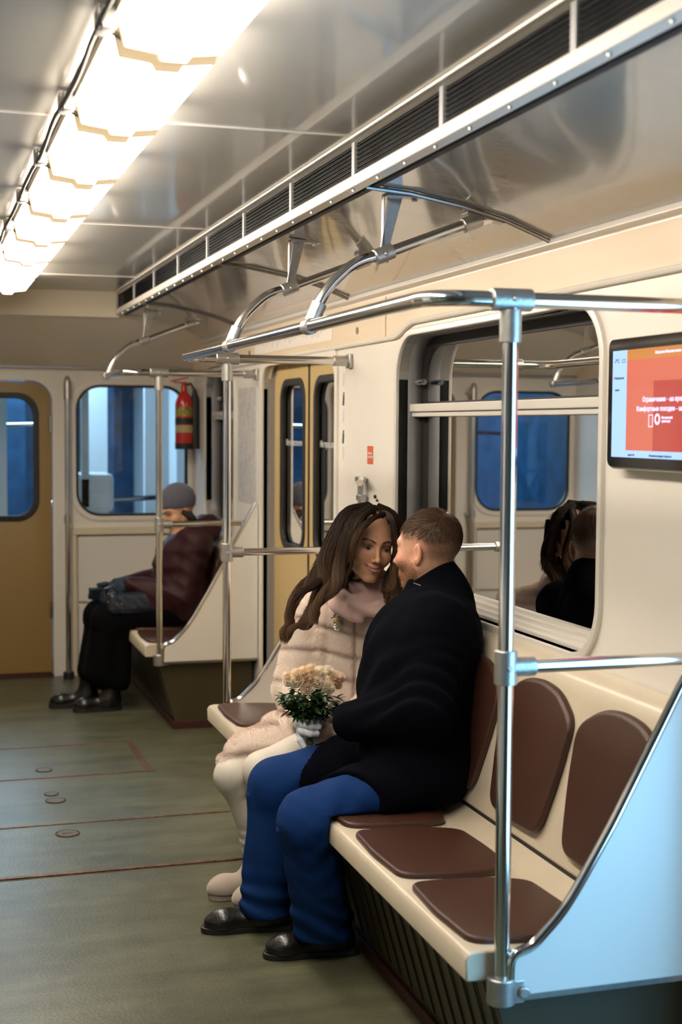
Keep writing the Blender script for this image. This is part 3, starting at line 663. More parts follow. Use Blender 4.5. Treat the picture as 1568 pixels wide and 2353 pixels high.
MB().box((.95, 9.5, .95), (1.3, 9.75, 1.22)).box((1.0, 9.5, .6), (1.3, 9.75, .95)).build('seat_block', NW, root, bevel=.04)
MB().tube([(.9, 9.8, 1.0), (1.9, 9.8, 1.05)], .02).tube([(-.8, 9.8, 1.5), (.9, 9.8, 1.55)], .015).build('rail', CHROME, root, smooth=True)
root = empty('station_wall', (-3, 6, 0), 'dim blue station wall behind the opposite windows', 'wall')
MB().box((-3.3, -2, -1), (-3.2, 12, 3)).build('wall_sheet', NB, root)
for y in (0, 2.6, 5.2, 7.8, 10.4): MB().box((-3.2, y, -1), (-3.1, y+.5, 3)).build('pillar', NW, root)
# ================================================================== implicit-surface modelling
f32 = np.float32
def A(v): return np.array(v, f32)
def ell(P, c, r, R=None):
    p = P-A(c)
    if R is not None: p = p@R.T
    r = A(r); k0 = np.linalg.norm(p/r, axis=1); k1 = np.linalg.norm(p/(r*r), axis=1)+1e-9
    return k0*(k0-1)/k1
def cap(P, a, b, ra, rb=None):
    a, b = A(a), A(b); rb = ra if rb is None else rb
    ab = b-a; t = np.clip(((P-a)@ab)/(ab@ab), 0, 1); return np.linalg.norm(P-a-t[:, None]*ab, axis=1)-(ra+(rb-ra)*t)
def sm(a, b, k):
    h = np.clip(.5+.5*(b-a)/k, 0, 1); return b*(1-h)+a*h-k*h*(1-h)
def sub(a, b, k): return -sm(-a, b, k)
def chain(P, pts, rad, k=.02):
    d = None
    for i in range(len(pts)-1):
        e = cap(P, pts[i], pts[i+1], rad[i], rad[i+1]); d = e if d is None else sm(d, e, k)
    return d
def box(P, c, h, r=0, R=None):
    p = P-A(c)
    if R is not None: p = p@R.T
    q = np.abs(p)-(A(h)-r); return np.linalg.norm(np.maximum(q, 0), axis=1)+np.minimum(q.max(1), 0)-r
def frame(F, roll=0):
    F = np.array(F, float); F /= np.linalg.norm(F); U = np.array([0, 0, 1.])-F[2]*F; U /= np.linalg.norm(U)
    L = np.cross(U, F); U = U*math.cos(roll)+L*math.sin(roll); L = np.cross(U, F)
    return np.array([L, F, U], f32)          # rows: left, forward, up
def axes(lo, hi, h, fine=None):
    """coordinates from lo to hi with step h, finer inside fine=(a,b,hf)"""
    if fine is None: return np.arange(lo, hi+h, h)
    a, b, hf = fine; out = [lo]
    while out[-1] < hi:
        x = out[-1]; out.append(x+(hf if a-hf < x < b else min(h, max(hf, (a-x) if x < a else h))))
    return np.array(out)
def surf(fn, xs, ys, zs, block=6):
    """surface nets over a rectilinear grid, evaluated only near the surface"""
    nx, ny, nz = len(xs), len(ys), len(zs)
    def blk(n): return np.unique(np.r_[np.arange(0, n, block), n-1])
    bi, bj, bk = blk(nx), blk(ny), blk(nz)
    def mids(c, b): return (c[b[:-1]]+c[b[1:]])/2, (c[b[1:]]-c[b[:-1]])/2
    (mx, hx), (my, hy), (mz, hz) = mids(xs, bi), mids(ys, bj), mids(zs, bk)
    G = np.stack(np.meshgrid(mx, my, mz, indexing='ij'), -1).reshape(-1, 3).astype(f32)
    H = np.sqrt(hx[:, None, None]**2+hy[None, :, None]**2+hz[None, None, :]**2)
    d = fn(G).reshape(len(mx), len(my), len(mz)); act = np.abs(d) < H*1.6+.012
    D = np.ones((nx, ny, nz), f32); M = np.zeros((nx, ny, nz), bool)
    ix = np.clip(np.searchsorted(bi, np.arange(nx), 'right')-1, 0, len(mx)-1)
    iy = np.clip(np.searchsorted(bj, np.arange(ny), 'right')-1, 0, len(my)-1)
    iz = np.clip(np.searchsorted(bk, np.arange(nz), 'right')-1, 0, len(mz)-1)
    D[:] = np.where(d < 0, -1, 1)[np.ix_(ix, iy, iz)]
    a0 = act[np.ix_(ix, iy, iz)]; M |= a0
    for ax in range(3):           # include the shared boundary planes
        sh = np.zeros_like(M); sl = [slice(None)]*3; sr = [slice(None)]*3; sl[ax] = slice(1, None); sr[ax] = slice(None, -1)
        sh[tuple(sl)] = M[tuple(sr)]; M |= sh
    I = np.argwhere(M); P = np.stack([xs[I[:, 0]], ys[I[:, 1]], zs[I[:, 2]]], 1).astype(f32)
    D[M] = np.concatenate([fn(P[i:i+400000]) for i in range(0, len(P), 400000)])
    S = D < 0
    c = sum(S[i:nx-1+i, j:ny-1+j, k:nz-1+k].astype(np.int8) for i in (0, 1) for j in (0, 1) for k in (0, 1))
    cell = (c > 0) & (c < 8); ids = np.full(cell.shape, -1, np.int64); ci = np.argwhere(cell); ids[cell] = np.arange(len(ci))
    acc = np.zeros((len(ci), 3)); cnt = np.zeros(len(ci))
    X = [xs, ys, zs]
    offs = [(i, j, k) for i in (0, 1) for j in (0, 1) for k in (0, 1)]
    for ax in range(3):
        for o in offs:
            if o[ax]: continue
            q = list(o); q[ax] = 1
            A0 = ci+np.array(o); B0 = ci+np.array(q); da = D[A0[:, 0], A0[:, 1], A0[:, 2]]; db = D[B0[:, 0], B0[:, 1], B0[:, 2]]
            m = (da < 0) != (db < 0); t = np.where(m, da/(da-db+1e-12), 0)
            p0 = np.stack([X[n][A0[:, n]] for n in range(3)], 1); p1 = np.stack([X[n][B0[:, n]] for n in range(3)], 1)
            acc[m] += (p0+(p1-p0)*t[:, None])[m]; cnt[m] += 1
    V = acc/np.maximum(cnt, 1)[:, None]; F = []
    for ax in range(3):
        sl0 = [slice(0, None)]*3; sl1 = [slice(0, None)]*3; sl0[ax] = slice(0, -1); sl1[ax] = slice(1, None)
        s0, s1 = S[tuple(sl0)], S[tuple(sl1)]; e = np.argwhere(s0 != s1)
        u, v = [(1, 2), (2, 0), (0, 1)][ax]
        e = e[(e[:, u] > 0) & (e[:, v] > 0) & (e[:, u] < D.shape[u]-1) & (e[:, v] < D.shape[v]-1)]
        flip = s0[e[:, 0], e[:, 1], e[:, 2]]
        def g(du, dv):
            q = e.copy(); q[:, u] -= du; q[:, v] -= dv; return ids[q[:, 0], q[:, 1], q[:, 2]]
        Q = np.stack([g(1, 1), g(0, 1), g(0, 0), g(1, 0)], 1); Q[~flip] = Q[~flip][:, ::-1]; F.append(Q)
    F = np.concatenate(F); F = F[(F >= 0).all(1)]
    return V.astype(f32), F
def sdf_obj(name, fn, lo, hi, h, m, parent, fine=None, col=None, smooth_it=0):
    ax = [axes(lo[i], hi[i], h, None if fine is None else fine[i]) for i in range(3)]
    V, F = surf(fn, *ax)
    o = obj(name, V, F, m, parent, smooth=True, vcols=None if col is None else col(V))
    if smooth_it:
        s = o.modifiers.new('smooth', 'SMOOTH'); s.factor = .5; s.iterations = smooth_it
    return o, V, F
def fnoise(P, s, seed=0):        # cheap smooth 3-D noise from sines
    r = np.random.default_rng(seed); d = np.zeros(len(P), f32)
    for i in range(6):
        k = r.normal(size=3)*s*(1+.35*i); d += np.sin(P@A(k)+r.uniform(0, 6.28)).astype(f32)/(1+.35*i)
    return d/3.2
def sample(V, F, n, seed=1):
    r = np.random.default_rng(seed); T = np.concatenate([F[:, [0, 1, 2]], F[:, [0, 2, 3]]]); a, b, c = V[T[:, 0]], V[T[:, 1]], V[T[:, 2]]
    N = np.cross(b-a, c-a); ar = np.linalg.norm(N, axis=1); N /= ar[:, None]+1e-12
    i = r.choice(len(T), n, p=ar/ar.sum()); u, v = r.random(n), r.random(n); s = u+v > 1; u[s] = 1-u[s]; v[s] = 1-v[s]
    return a[i]+(b-a)[i]*u[:, None]+(c-a)[i]*v[:, None], N[i]
def strands(name, R, N, Dr, ln, wd, m, parent, col, segs=3, bend=0, seed=3):
    """ribbons from roots R, heading Dr, curving by bend towards `bend` vector field"""
    r = np.random.default_rng(seed); n = len(R); Dr = Dr/(np.linalg.norm(Dr, axis=1)[:, None]+1e-9)
    W = np.cross(Dr, N+r.normal(size=N.shape)*.5); W /= np.linalg.norm(W, axis=1)[:, None]+1e-9
    ln = np.asarray(ln).reshape(-1, 1) if np.ndim(ln) else np.full((n, 1), ln); V = []
    for s in range(segs+1):
        t = s/segs; p = R+Dr*ln*t+(bend*ln*t*t if np.ndim(bend) else 0); w_ = wd*(1-t)**.7
        if s < segs: V += [p-W*w_/2, p+W*w_/2]
        else: V += [p]
    K = 2*segs+1; V = np.stack(V, 1).reshape(-1, 3); b0 = (np.arange(n)*K)[:, None]
    Fq = np.concatenate([b0+np.array([2*s, 2*s+1, 2*s+3, 2*s+2]) for s in range(segs-1)]) if segs > 1 else np.zeros((0, 4), int)
    Ft = b0+np.array([2*segs-2, 2*segs-1, 2*segs])
    F = [tuple(q) for q in Fq.tolist()]+[tuple(q) for q in Ft.tolist()] if segs > 1 else Ft
    return obj(name, V, F, m, parent, vcols=np.repeat(col, K, 0), smooth=False)

HAIRM = mat('hair', (1, 1, 1), .55, vcol=True, spec=.22); HAIRVM = mat('hair_mass', (.010, .006, .004), .95, spec=.02); FURM = mat('fur', (1, 1, 1), .75, vcol=True, spec=.2, sheen=.3)
SKIN = mat('skin', (1, 1, 1), .42, vcol=True, spec=.45, sss=.25)
WOOL = mat('black_wool', (.0026, .0032, .0060), 1.0, spec=.05, bump=.12, bscale=300)
def trouser_mat():
    m = mat('blue_suiting', (.005, .030, .130), .8, spec=.12, bump=.12, bscale=400); nt = m.node_tree; b = nt.nodes['Principled BSDF']
    tc = nt.nodes.new('ShaderNodeTexCoord'); sx = nt.nodes.new('ShaderNodeSeparateXYZ'); nt.links.new(tc.outputs['Object'], sx.inputs[0])
    def line(s, per, wd):
        a = nt.nodes.new('ShaderNodeMath'); a.operation = 'MULTIPLY'; a.inputs[1].default_value = 1/per; nt.links.new(s, a.inputs[0])
        f = nt.nodes.new('ShaderNodeMath'); f.operation = 'FRACT'; nt.links.new(a.outputs[0], f.inputs[0])
        l = nt.nodes.new('ShaderNodeMath'); l.operation = 'LESS_THAN'; l.inputs[1].default_value = wd; nt.links.new(f.outputs[0], l.inputs[0]); return l.outputs[0]
    x = nt.nodes.new('ShaderNodeMath'); x.operation = 'MAXIMUM'; dz = nt.nodes.new('ShaderNodeMath'); dz.operation = 'SUBTRACT'; nt.links.new(sx.outputs[0], dz.inputs[0]); nt.links.new(sx.outputs[2], dz.inputs[1])
    nt.links.new(line(dz.outputs[0], .070, .018), x.inputs[0]); nt.links.new(line(sx.outputs[1], .050, .022), x.inputs[1])
    mx = nt.nodes.new('ShaderNodeMixRGB'); nt.links.new(x.outputs[0], mx.inputs[0]); mx.inputs[1].default_value = (.005, .030, .130, 1); mx.inputs[2].default_value = (.0085, .040, .155, 1)
    nt.links.new(mx.outputs[0], b.inputs['Base Color']); return m
BLUE = trouser_mat()
WHITEP = mat('white_trouser', (.60, .555, .49), .6); SHOE = mat('black_leather', (.006, .005, .005), .30, spec=.5, coat=.12, bump=.15, bscale=90)
SOLE = mat('black_sole', (.012, .012, .012), .5); BOOT = mat('taupe_suede', (.40, .33, .28), .85, sheen=.4); BSOLE = mat('taupe_sole', (.36, .30, .26), .7)
GLOVE = mat('white_glove', (.82, .84, .88), .8, sheen=.3, bump=.15, bscale=500)
SCARF = mat('rose_scarf', (.60, .40, .37), .75, sheen=.3, bump=.1, bscale=300)

# ---- heads --------------------------------------------------------------
def head_sdf(P, c, R, sx=1.0, male=False, neck=None):
    p = ((P-A(c))@R.T)/sx; q = p.copy(); q[:, 0] = np.abs(q[:, 0])
    d = ell(p, (0, -.022, .034), (.072, .090, .084))
    d = sm(d, ell(p, (0, .018, -.012), (.064, .068, .087)), .03)
    jw = .052 if male else .047
    d = sm(d, cap(q, (jw, -.004, -.050), (.012, .054, -.100), .018, .014), .028)
    d = sm(d, cap(p, (0, .030, -.074), (0, .062, -.1015), .024, .0135 if not male else .017), .022)
    d = sm(d, ell(q, (.038, .052, -.032), (.023, .023, .022)), .022)                     # cheeks
    d = sm(d, cap(q, (.010, .078, .020), (.044, .062, .021), .009 if male else .0065), .014)    # brow
    d = sub(d, ell(q, (.032, .092, -.001), (.019, .017, .0125)), .012)               # sockets
    d = sm(d, ell(q, (.0315, .0635, -.001), (.0155, .0135, .0125)), .004)             # lids
    d = sm(d, cap(p, (0, .078, .014), (0, .099, -.034), .0056, .0078), .009)             # nose
    d = sm(d, ell(p, (0, .1020, -.0385), (.0086, .0090, .0078)), .006)
    d = sm(d, ell(q, (.0110, .0905, -.0420), (.0066, .0085, .006)), .005)
    d = sub(d, ell(q, (.0052, .0985, -.0485), (.003, .004, .003)), .002)
    d = sm(d, ell(p, (0, .060, -.071), (.033, .0275, .022)), .014)                      # mouth mound
    if not male:                                                                        # smiling mouth opening
        x = p[:, 0]; zc = -.0705+.012*(x/.030)**2; yc = .0870-(x/.030)**2*.018
        m = np.sqrt(((p[:, 2]-zc)/.0048)**2+((p[:, 1]-yc)/.008)**2+(np.abs(x)/.0285)**4)-1
        d = np.maximum(d, -m*.0035)
        d = sm(d, ell(q, (.034, .050, -.040), (.016, .018, .016)), .014)
    if male:
        e = ell(p, (0, 0, 0), (1, 1, 1))
    # ears
    ez = -.013; ec = (.076, -.012, ez)
    q2 = q-A(ec); th = .28; qy = q2[:, 1]*math.cos(th)+q2[:, 0]*math.sin(th)*-1; qx = q2[:, 0]*math.cos(th)+q2[:, 1]*math.sin(th)*1
    E = np.stack([qx, qy, q2[:, 2]], 1)
    ear = ell(E, (0, 0, 0), (.0070, .0155, .028)); ear = sm(ear, ell(E, (-.001, .004, -.020), (.0055, .009, .013)), .008)
    ear = ear*1.0; ear = sub(ear, ell(E, (.0070, .0020, .004), (.0058, .0095, .018)), .003)
    d = sm(d, ear, .004)
    d = d*sx
    if neck is not None:
        top = A(c)+A((0, -.022, -.055))@R; d = sm(d, cap(P, top, neck, .058 if male else .046, .072 if male else .052), .025)
    return d
def head_col(V, c, R, sx=1.0, male=False):
    p = ((V-A(c))@R.T)/sx; x, y, z = p[:, 0], p[:, 1], p[:, 2]; n = len(V)
    base = A((.64, .355, .225)) if not male else A((.64, .345, .24))
    C = np.tile(base, (n, 1))
    def blend(mask, col): 
        nonlocal C
        m = np.clip(mask, 0, 1)[:, None]; C = C*(1-m)+A(col)*m
    blend(.55*np.exp(-(((np.abs(x)-.040)/.018)**2+((z+.030)/.016)**2))*(y > .02), (.62, .27, .19))
    if not male:
        blend(1.0*np.exp(-(((np.abs(x)-.032)/.019)**4+((z-.004)/.0095)**2))*(y > .05), (.13, .052, .036))   # eye make-up
        zb = .0175+.0065*(1-((np.abs(x)-.036)/.022)**2)
        blend(1.5*np.exp(-(((np.abs(x)-.031)/.021)**6+((z-zb)/.0034)**2))*(y > .04), (.045, .022, .015))   # brows
        zl = -.0705+.012*(x/.030)**2; lip = np.exp(-(((z-zl+.0005)/.0086)**4+(x/.0310)**8))*(y > .06)
        blend(1.2*lip, (.42, .13, .115))
    else:
        hairz = np.clip((z-(.030-.55*(np.maximum(-y-.01, 0))))/.03, 0, 1)
        blend(.85*hairz*(y < .07), (.10, .055, .03))
        nape = np.clip((-y-.015)/.03, 0, 1)*np.clip((z+.085)/.06, 0, 1); blend(.75*nape, (.12, .07, .042))
        side = np.clip((z-.002)/.03, 0, 1)*(y < .045); blend(.5*side, (.16, .09, .055))
        beard = np.clip((-z-.030)/.02, 0, 1)*np.clip((y+.006)/.02, 0, 1)*np.clip((z+.125)/.02, 0, 1); blend(.75*beard, (.30, .14, .07))
        ear = np.exp(-(((np.abs(x)-.082)/.012)**2+((y+.012)/.022)**2+((z+.006)/.034)**2)); blend(.5*ear, (.66, .27, .19))
    return C

def seatcut(P): return np.maximum(np.maximum(1.096-P[:, 0], P[:, 2]-.4605), .374-P[:, 2])      # the seat slab itself
# ================================================================== the man
man = empty('person', (1.40, 3.85, .455), 'bearded man in black coat and blue trousers leaning towards the woman', 'person')
mc = A((1.4873, 3.9500, 1.1791)); MR = frame((-.665, .747, -.04), -.04)
mneck = (1.525, 3.925, 1.02)
mL, mLe, mLw = (1.452, 3.765, .965), (1.380, 3.655, .745), (1.215, 3.825, .690)
mR_, mRe, mRw = (1.545, 4.075, .965), (1.475, 4.135, .735), (1.365, 4.100, .665)
hipL, kneeL, ankL = (1.47, 3.755, .555), (1.0629, 3.7400, 0.4300), (1.1380, 3.8300, 0.1070)
hipR, kneeR, ankR = (1.45, 3.98, .555), (1.0535, 4.0600, 0.4504), (1.0131, 4.0800, 0.0805)
TR = frame((-.95, .31, 0))
def man_torso(P, g=0):
    d = ell(P, (1.435, 3.85, .60), (.205+g, .170+g, .17+g), TR)
    d = sm(d, ell(P, (1.428, 3.862, .76), (.200+g, .165+g, .18+g), TR), .06)
    d = sm(d, ell(P, (1.450, 3.875, .90), (.198+g, .150+g, .15+g), TR), .06)
    d = sm(d, cap(P, mL, mR_, .078+g, .074+g), .06)
    d = sm(d, cap(P, (1.515, 3.80, .93), (1.535, 3.87, 1.00), .075+g, .06+g), .05)
    return sm(d, cap(P, (1.50, 3.90, .98), (1.525, 3.915, 1.06), .085+g, .064+g), .05)
def hand_sdf(P, wr, fdir, side, scale=1.0, curl=.6):
    """relaxed hand: wrist wr, fingers along fdir, side = direction of the thumb"""
    w_, f, s = A(wr), A(fdir)/np.linalg.norm(fdir), A(side)/np.linalg.norm(side); dn = np.cross(f, s)
    d = cap(P, w_, w_+f*.02*scale, .024*scale, .028*scale)
    for i, (o, L) in enumerate(((.030, .072), (.010, .080), (-.010, .075), (-.028, .060))):
        k = w_+f*.075*scale+s*o*scale; m1 = k+(f*.5*L+dn*.3*L*curl)*scale; t = m1+(f*.32*L+dn*.5*L*curl)*scale
        d = sm(d, cap(P, w_+f*.015*scale+s*o*.6*scale, k, .016*scale, .0115*scale), .012)
        d = sm(d, chain(P, (k, m1, t), (.0098*scale, .009*scale, .0078*scale), .003), .004)
    b = w_+f*.018*scale+s*.026*scale; e = b+f*.035*scale+s*.025*scale; t = e+f*.030*scale+dn*.012*scale
    return sm(d, chain(P, (b, e, t), (.015*scale, .0115*scale, .009*scale), .004), .010)
def man_body(P):
    d = head_sdf(P, mc, MR, 1.04, True, mneck)
    d = sm(d, ell(P, (1.44, 3.88, .78), (.14, .10, .25), TR), .03); d = sm(d, cap(P, mL, mR_, .05), .04)
    d = sm(d, chain(P, (mL, mLe, mLw), (.045, .038, .028), .02), .02); d = sm(d, chain(P, (mR_, mRe, mRw), (.045, .038, .028), .02), .02)
    d = sm(d, chain(P, (hipL, kneeL, ankL), (.06, .045, .03), .02), .01); d = sm(d, chain(P, (hipR, kneeR, ankR), (.06, .045, .03), .02), .01)
    d = sm(d, hand_sdf(P, A(mLw)+A((.0, -.01, -.012)), (.35, .90, -.25), (-.9, -.1, .3), .88, .8), .012)
    return sm(d, hand_sdf(P, mRw, (-.95, -.1, -.25), (0, -1, .2)), .012)
fin = [(1.36, 1.63, .0030), (3.80, 4.10, .0030), (1.05, 1.33, .0030)]
body, mV, mF = sdf_obj('body', man_body, (.95, 3.55, .0), (1.70, 4.25, 1.36), .011, SKIN, man, fin, lambda V: head_col(V, mc, MR, 1.04, True))
def man_coat(P):
    d = man_torso(P, .012)
    arm = chain(P, (mL, mLe), (.088, .084), .03); arm = sm(arm, cap(P, mLe, mLw, .084, .060), .03)
    arm = np.maximum(arm, ((P-A(mLw))@(A((-.69, .72, -.1))))-.052)
    arm2 = chain(P, (mR_, mRe, mRw), (.080, .070, .058), .03); arm2 = np.maximum(arm2, ((P-A(mRw))@(A((-.97, -.2, -.1))))-.028)
    # creases across the bend of the elbow and below the shoulder
    t = P-A(mLe); dist = np.linalg.norm(t, axis=1); u = t@A((.45, .75, .48))
    arm = arm+.0100*np.sin(u*125+2*fnoise(P, 14, 2))*np.exp(-(dist/.16)**2)
    t2 = P-A((1.43, 3.72, .90)); arm = arm+.0062*np.sin((t2@A((.2, .6, .9)))*120+2*fnoise(P, 12, 4))*np.exp(-(np.linalg.norm(t2, axis=1)/.09)**2)
    d = d+.005*fnoise(P, 22, 5)
    t3 = P-A((1.33, 3.86, .86)); d = d+.007*np.sin((t3@A((.5, .75, .42)))*70+1.5*fnoise(P, 9, 6))*np.exp(-(np.linalg.norm(t3, axis=1)/.15)**2)
    # skirt of the coat over seat and thighs
    sk = sm(cap(P, hipL, kneeL, .108, .100), cap(P, hipR, kneeR, .106, .096), .05)
    sk = sm(sk, ell(P, (1.47, 3.83, .535), (.20, .13, .095), TR), .05)
    cutx = np.interp(P[:, 1], [3.60, 3.65, 3.90, 3.94, 4.02, 4.08, 4.11, 4.2], [1.275, 1.245, 1.030, 1.060, 1.200, 1.235, 1.12, 1.06]).astype(f32)-(P[:, 2]-.50)*.12
    sk = np.maximum(sk, (cutx-P[:, 0])*.72); sk = np.maximum(sk, .4605-.004*np.sin(P[:, 0]*40)-P[:, 2])
    sk = np.maximum(sk, -(cap(P, hipL, kneeL, .094, .082)))  ; sk = np.maximum(sk, -(cap(P, hipR, kneeR, .092, .080)))
    sk = sk+.003*fnoise(P, 24, 8)
    d = sm(d, sk, .03); d = np.maximum(d, .459-P[:, 2])
    d = sm(d, arm, .028); d = sm(d, arm2, .03)
    # stand-up collar
    ax0, ax1 = A((1.519, 3.920, 1.03)), A((1.490, 3.940, 1.13)); axd = (ax1-ax0)/np.linalg.norm(ax1-ax0); q = P-ax0; h = q@axd; rad = np.linalg.norm(q-h[:, None]*axd, axis=1)
    fd = A((-.60, .80, 0)); s = ((q-h[:, None]*axd)@fd)/np.maximum(rad, 1e-4)
    top = .078-.020*s+.016*np.exp(-((s-.55)/.16)**2)
    co = np.maximum(np.maximum(np.abs(rad-(.082-.16*(h-.02)))-.0075, -h-.012), h-top)
    co = np.maximum(co, -(.002-np.abs(s-.9)+.0)) if False else co
    d = np.maximum(d, -(np.maximum(rad-(.076-.10*(h-.02)), .030-h)))
    d = sm(d, co, .022)
    d = np.maximum(d, (P[:, 0]-(1.514+(P[:, 2]-.508)*.2207))*.95)       # rests against the seat back
    return d
sdf_obj('coat', man_coat, (1.0, 3.50, .44), (1.70, 4.24, 1.18), .0046, WOOL, man, smooth_it=3)
def leg_fn(hip, knee, ank, r, seed, cutz):
    hip, knee, ank = A(hip), A(knee), A(ank)
    def fn(P):
        d = chain(P, (hip, knee), (r[0], r[1]), .02); d = sm(d, cap(P, knee, ank, r[2], r[3]), .035)
        t = P-knee; ds = np.linalg.norm(t, axis=1); bk = P-(knee+A((.07, 0, -.03)))
        d = d+.0125*np.sin((t@A((.72, .1, -.69)))*88+1.6*fnoise(P, 9, seed))*np.exp(-(np.linalg.norm(bk, axis=1)/.085)**2)
        zz = P[:, 2]; d = d+.0045*np.sin(zz*95+4*fnoise(P, 7, seed+1)+P[:, 0]*30)*np.exp(-((zz-cutz-.05)/.075)**2)
        d = d+.0045*fnoise(P, 21, seed+2)
        # pressed crease down the front
        s = (P[:, 1]-(knee[1]+(ank[1]-knee[1])*np.clip((knee[2]-zz)/(knee[2]-ank[2]), 0, 1)))
        d = d-.005*np.exp(-(s/.016)**2)*(zz < knee[2]-.02)*(P[:, 0] < knee[0]+.02)
        return np.maximum(d, cutz+.10*(P[:, 0]-ank[0])*-.25-zz)
    return fn
fl_ = leg_fn(hipL, kneeL, (ankL[0], ankL[1], .02), (.093, .086, .086, .079), 11, .058); fr_ = leg_fn(hipR, kneeR, (ankR[0], ankR[1], .02), (.092, .084, .083, .076), 21, .052)
def trousers(P):
    d = np.minimum(fl_(P), fr_(P)); d = sm(d, ell(P, (1.45, 3.86, .565), (.19, .12, .105), TR), .03)
    d = np.maximum(d, .4595-P[:, 2]+100*(P[:, 0] < 1.13)*0) if False else d
    return np.maximum(d, -seatcut(P))
sdf_obj('trousers', trousers, (.90, 3.60, .03), (1.66, 4.20, .72), .0058, BLUE, man)
def shoe(toe, heel, m, msole, parent, w=.042, hgt=.052, boot=None, nm='shoe', platform=.015):
    t, h = np.array((*toe, 0.)), np.array((*heel, 0.)); f = (t-h)/np.linalg.norm(t-h); L = np.linalg.norm(t-h)
    s = np.array((-f[1], f[0], 0))
    def at(a, z=0, b=0): v = h+f*a*L+s*b; return (v[0], v[1], z)
    def fn(P):
        d = cap(P, at(.14, platform+.024), at(.30, platform+.028), .033, .034)
        d = sm(d, cap(P, at(.30, platform+.020), at(.72, platform+.014), .034, w*.94), .03)
        d = sm(d, ell(P, at(.80, platform+.012), (w, .050, hgt*.62), np.array([s, f, (0, 0, 1)], f32)), .03)
        if boot: d = sm(d, cap(P, at(.22, platform+.04), boot[0], .048, boot[1]), .045); d = np.maximum(d, P[:, 2]-boot[0][2])
        else: d = sm(d, cap(P, at(.20, .07), at(.17, .125), .034, .038), .03); d = np.maximum(d, P[:, 2]-.120)
        return np.maximum(d, platform-P[:, 2])
    lo = np.minimum(t, h)-.07; hi = np.maximum(t, h)+.07
    r = sdf_obj(nm, fn, (lo[0], lo[1], 0), (hi[0], hi[1], boot[0][2]+.02 if boot else .14), .0038, m, parent)[0]
    P = []
    prof = [(0, .0), (.02, .016), (.08, .028), (.25, .031), (.45, .029), (.68, w*.92), (.84, w*.90), (.95, w*.60), (.992, w*.24)]
    for a, b in prof: P.append(at(a*1.02-.01, 0, b+.002)[:2])
    for a, b in prof[::-1]: P.append(at(a*1.02-.01, 0, -b-.002)[:2])
    MB().prism(smooth_loop(P, 1), 'Z', .0, platform+.003).build('sole', msole, r, bevel=.003)
    if not boot: MB().prism([at(a, 0, b)[:2] for a, b in ((-.01, -.026), (.06, -.036), (.30, -.036), (.30, .036), (.06, .036), (-.01, .026))], 'Z', 0, platform).build('heel_block', msole, r, bevel=.002)
    return r
shoe((.955, 3.853), (1.235, 3.822), SHOE, SOLE, man); shoe((.822, 4.108), (1.108, 4.066), SHOE, SOLE, man)
# shirt cuff edge and collar tag
MB().tube([A(mLw)+A((-.69, .72, -.1))*k for k in (.0, .040)], .036, 20).build('shirt_cuff', mat('shirt_blue', (.45, .62, .75), .6), man, smooth=True)
MB().obox(A((1.4187, 3.8450, 1.0847))+A((0, -.004, 0)), A((.011, 0, -.004)), A((0, .001, 0)), A((0, 0, .0012))).build('collar_tag', mat('tag_cream', (.6, .5, .42), .6), man)
# short hair and beard
def roots(V, F, c, R, sx, n, test, seed):
    P, N = sample(V, F, n, seed); p = ((P-A(c))@R.T)/sx; k = test(p); return P[k], N[k], p[k]
def mtest(p):
    x, y, z = np.abs(p[:, 0]), p[:, 1], p[:, 2]; line = .030-.75*np.maximum(-y-.005, 0)
    front = y < .070-.55*np.maximum(z-.06, 0)*0+(z-.07)*.1
    return (z > np.maximum(line, -.060)) & (y < .066) & ((z > .055) | (y < .045)) & (rng.random(len(p)) < np.clip((z-line+.004)/.03, .25, 1))
P_, N_, p_ = roots(mV, mF, mc, MR, 1.04, 330000, mtest, 5)
Nl = N_@MR.T; crown = A((.01, -.070, .105)); v = p_-crown
k_ = np.clip((p_[:, 1:2]+.075)/.03, 0, 1)*np.clip((p_[:, 2:3]-.03)/.04, 0, 1)
sw = k_*A((-.25, 1.0, -.10))+(1-k_)*np.concatenate([v[:, :1]*4, v[:, 1:2]*4, v[:, 2:3]*4-.35], 1)
sw = sw-(sw*Nl).sum(1)[:, None]*Nl; sw /= np.linalg.norm(sw, axis=1)[:, None]+1e-6
Dw = sw@MR+N_*np.clip(.16+(p_[:, 1:2]-.02)*3.5*(p_[:, 2:3] > .05), .16, .42)+rng.normal(size=P_.shape)*.10
ll = np.clip(.004+(p_[:, 2]-.015)*.36+np.maximum(p_[:, 1]-.02, 0)*.12, .0035, .030)*(.8+.4*rng.random(len(P_)))
cc = A((.062, .030, .015))*(.40+.9*rng.random((len(P_), 1)).astype(f32))*np.where(p_[:, 2:3] > .06, 1.15, .95)
strands('hair', P_, N_, Dw, ll, .00065, HAIRM, man, cc, 3, bend=-N_*.25)
def btest(p):
    x, y, z = np.abs(p[:, 0]), p[:, 1], p[:, 2]
    return (z < -.026-.0*x) & (z > -.125) & (y > .0+(-z-.03)*.0) & ((y < .080) | (z < -.075) | (np.abs(z+.055) < .005)) & (rng.random(len(p)) < np.clip((-z-.024)/.03, .1, .9))
P_, N_, p_ = roots(mV, mF, mc, MR, 1.04, 170000, btest, 6)
Dw = N_*.6+A((0, .3, -.8))@MR+rng.normal(size=P_.shape)*.2; cc = A((.26, .12, .055))*(.6+.8*rng.random((len(P_), 1)).astype(f32))
strands('beard', P_, N_, Dw, .006, .0006, HAIRM, man, cc, 2)
P_, N_, p_ = roots(mV, mF, mc, MR, 1.04, 60000, lambda p: (np.abs(np.abs(p[:, 0])-.029) < .019) & (np.abs(p[:, 2]-.024) < .004) & (p[:, 1] > .05), 7)
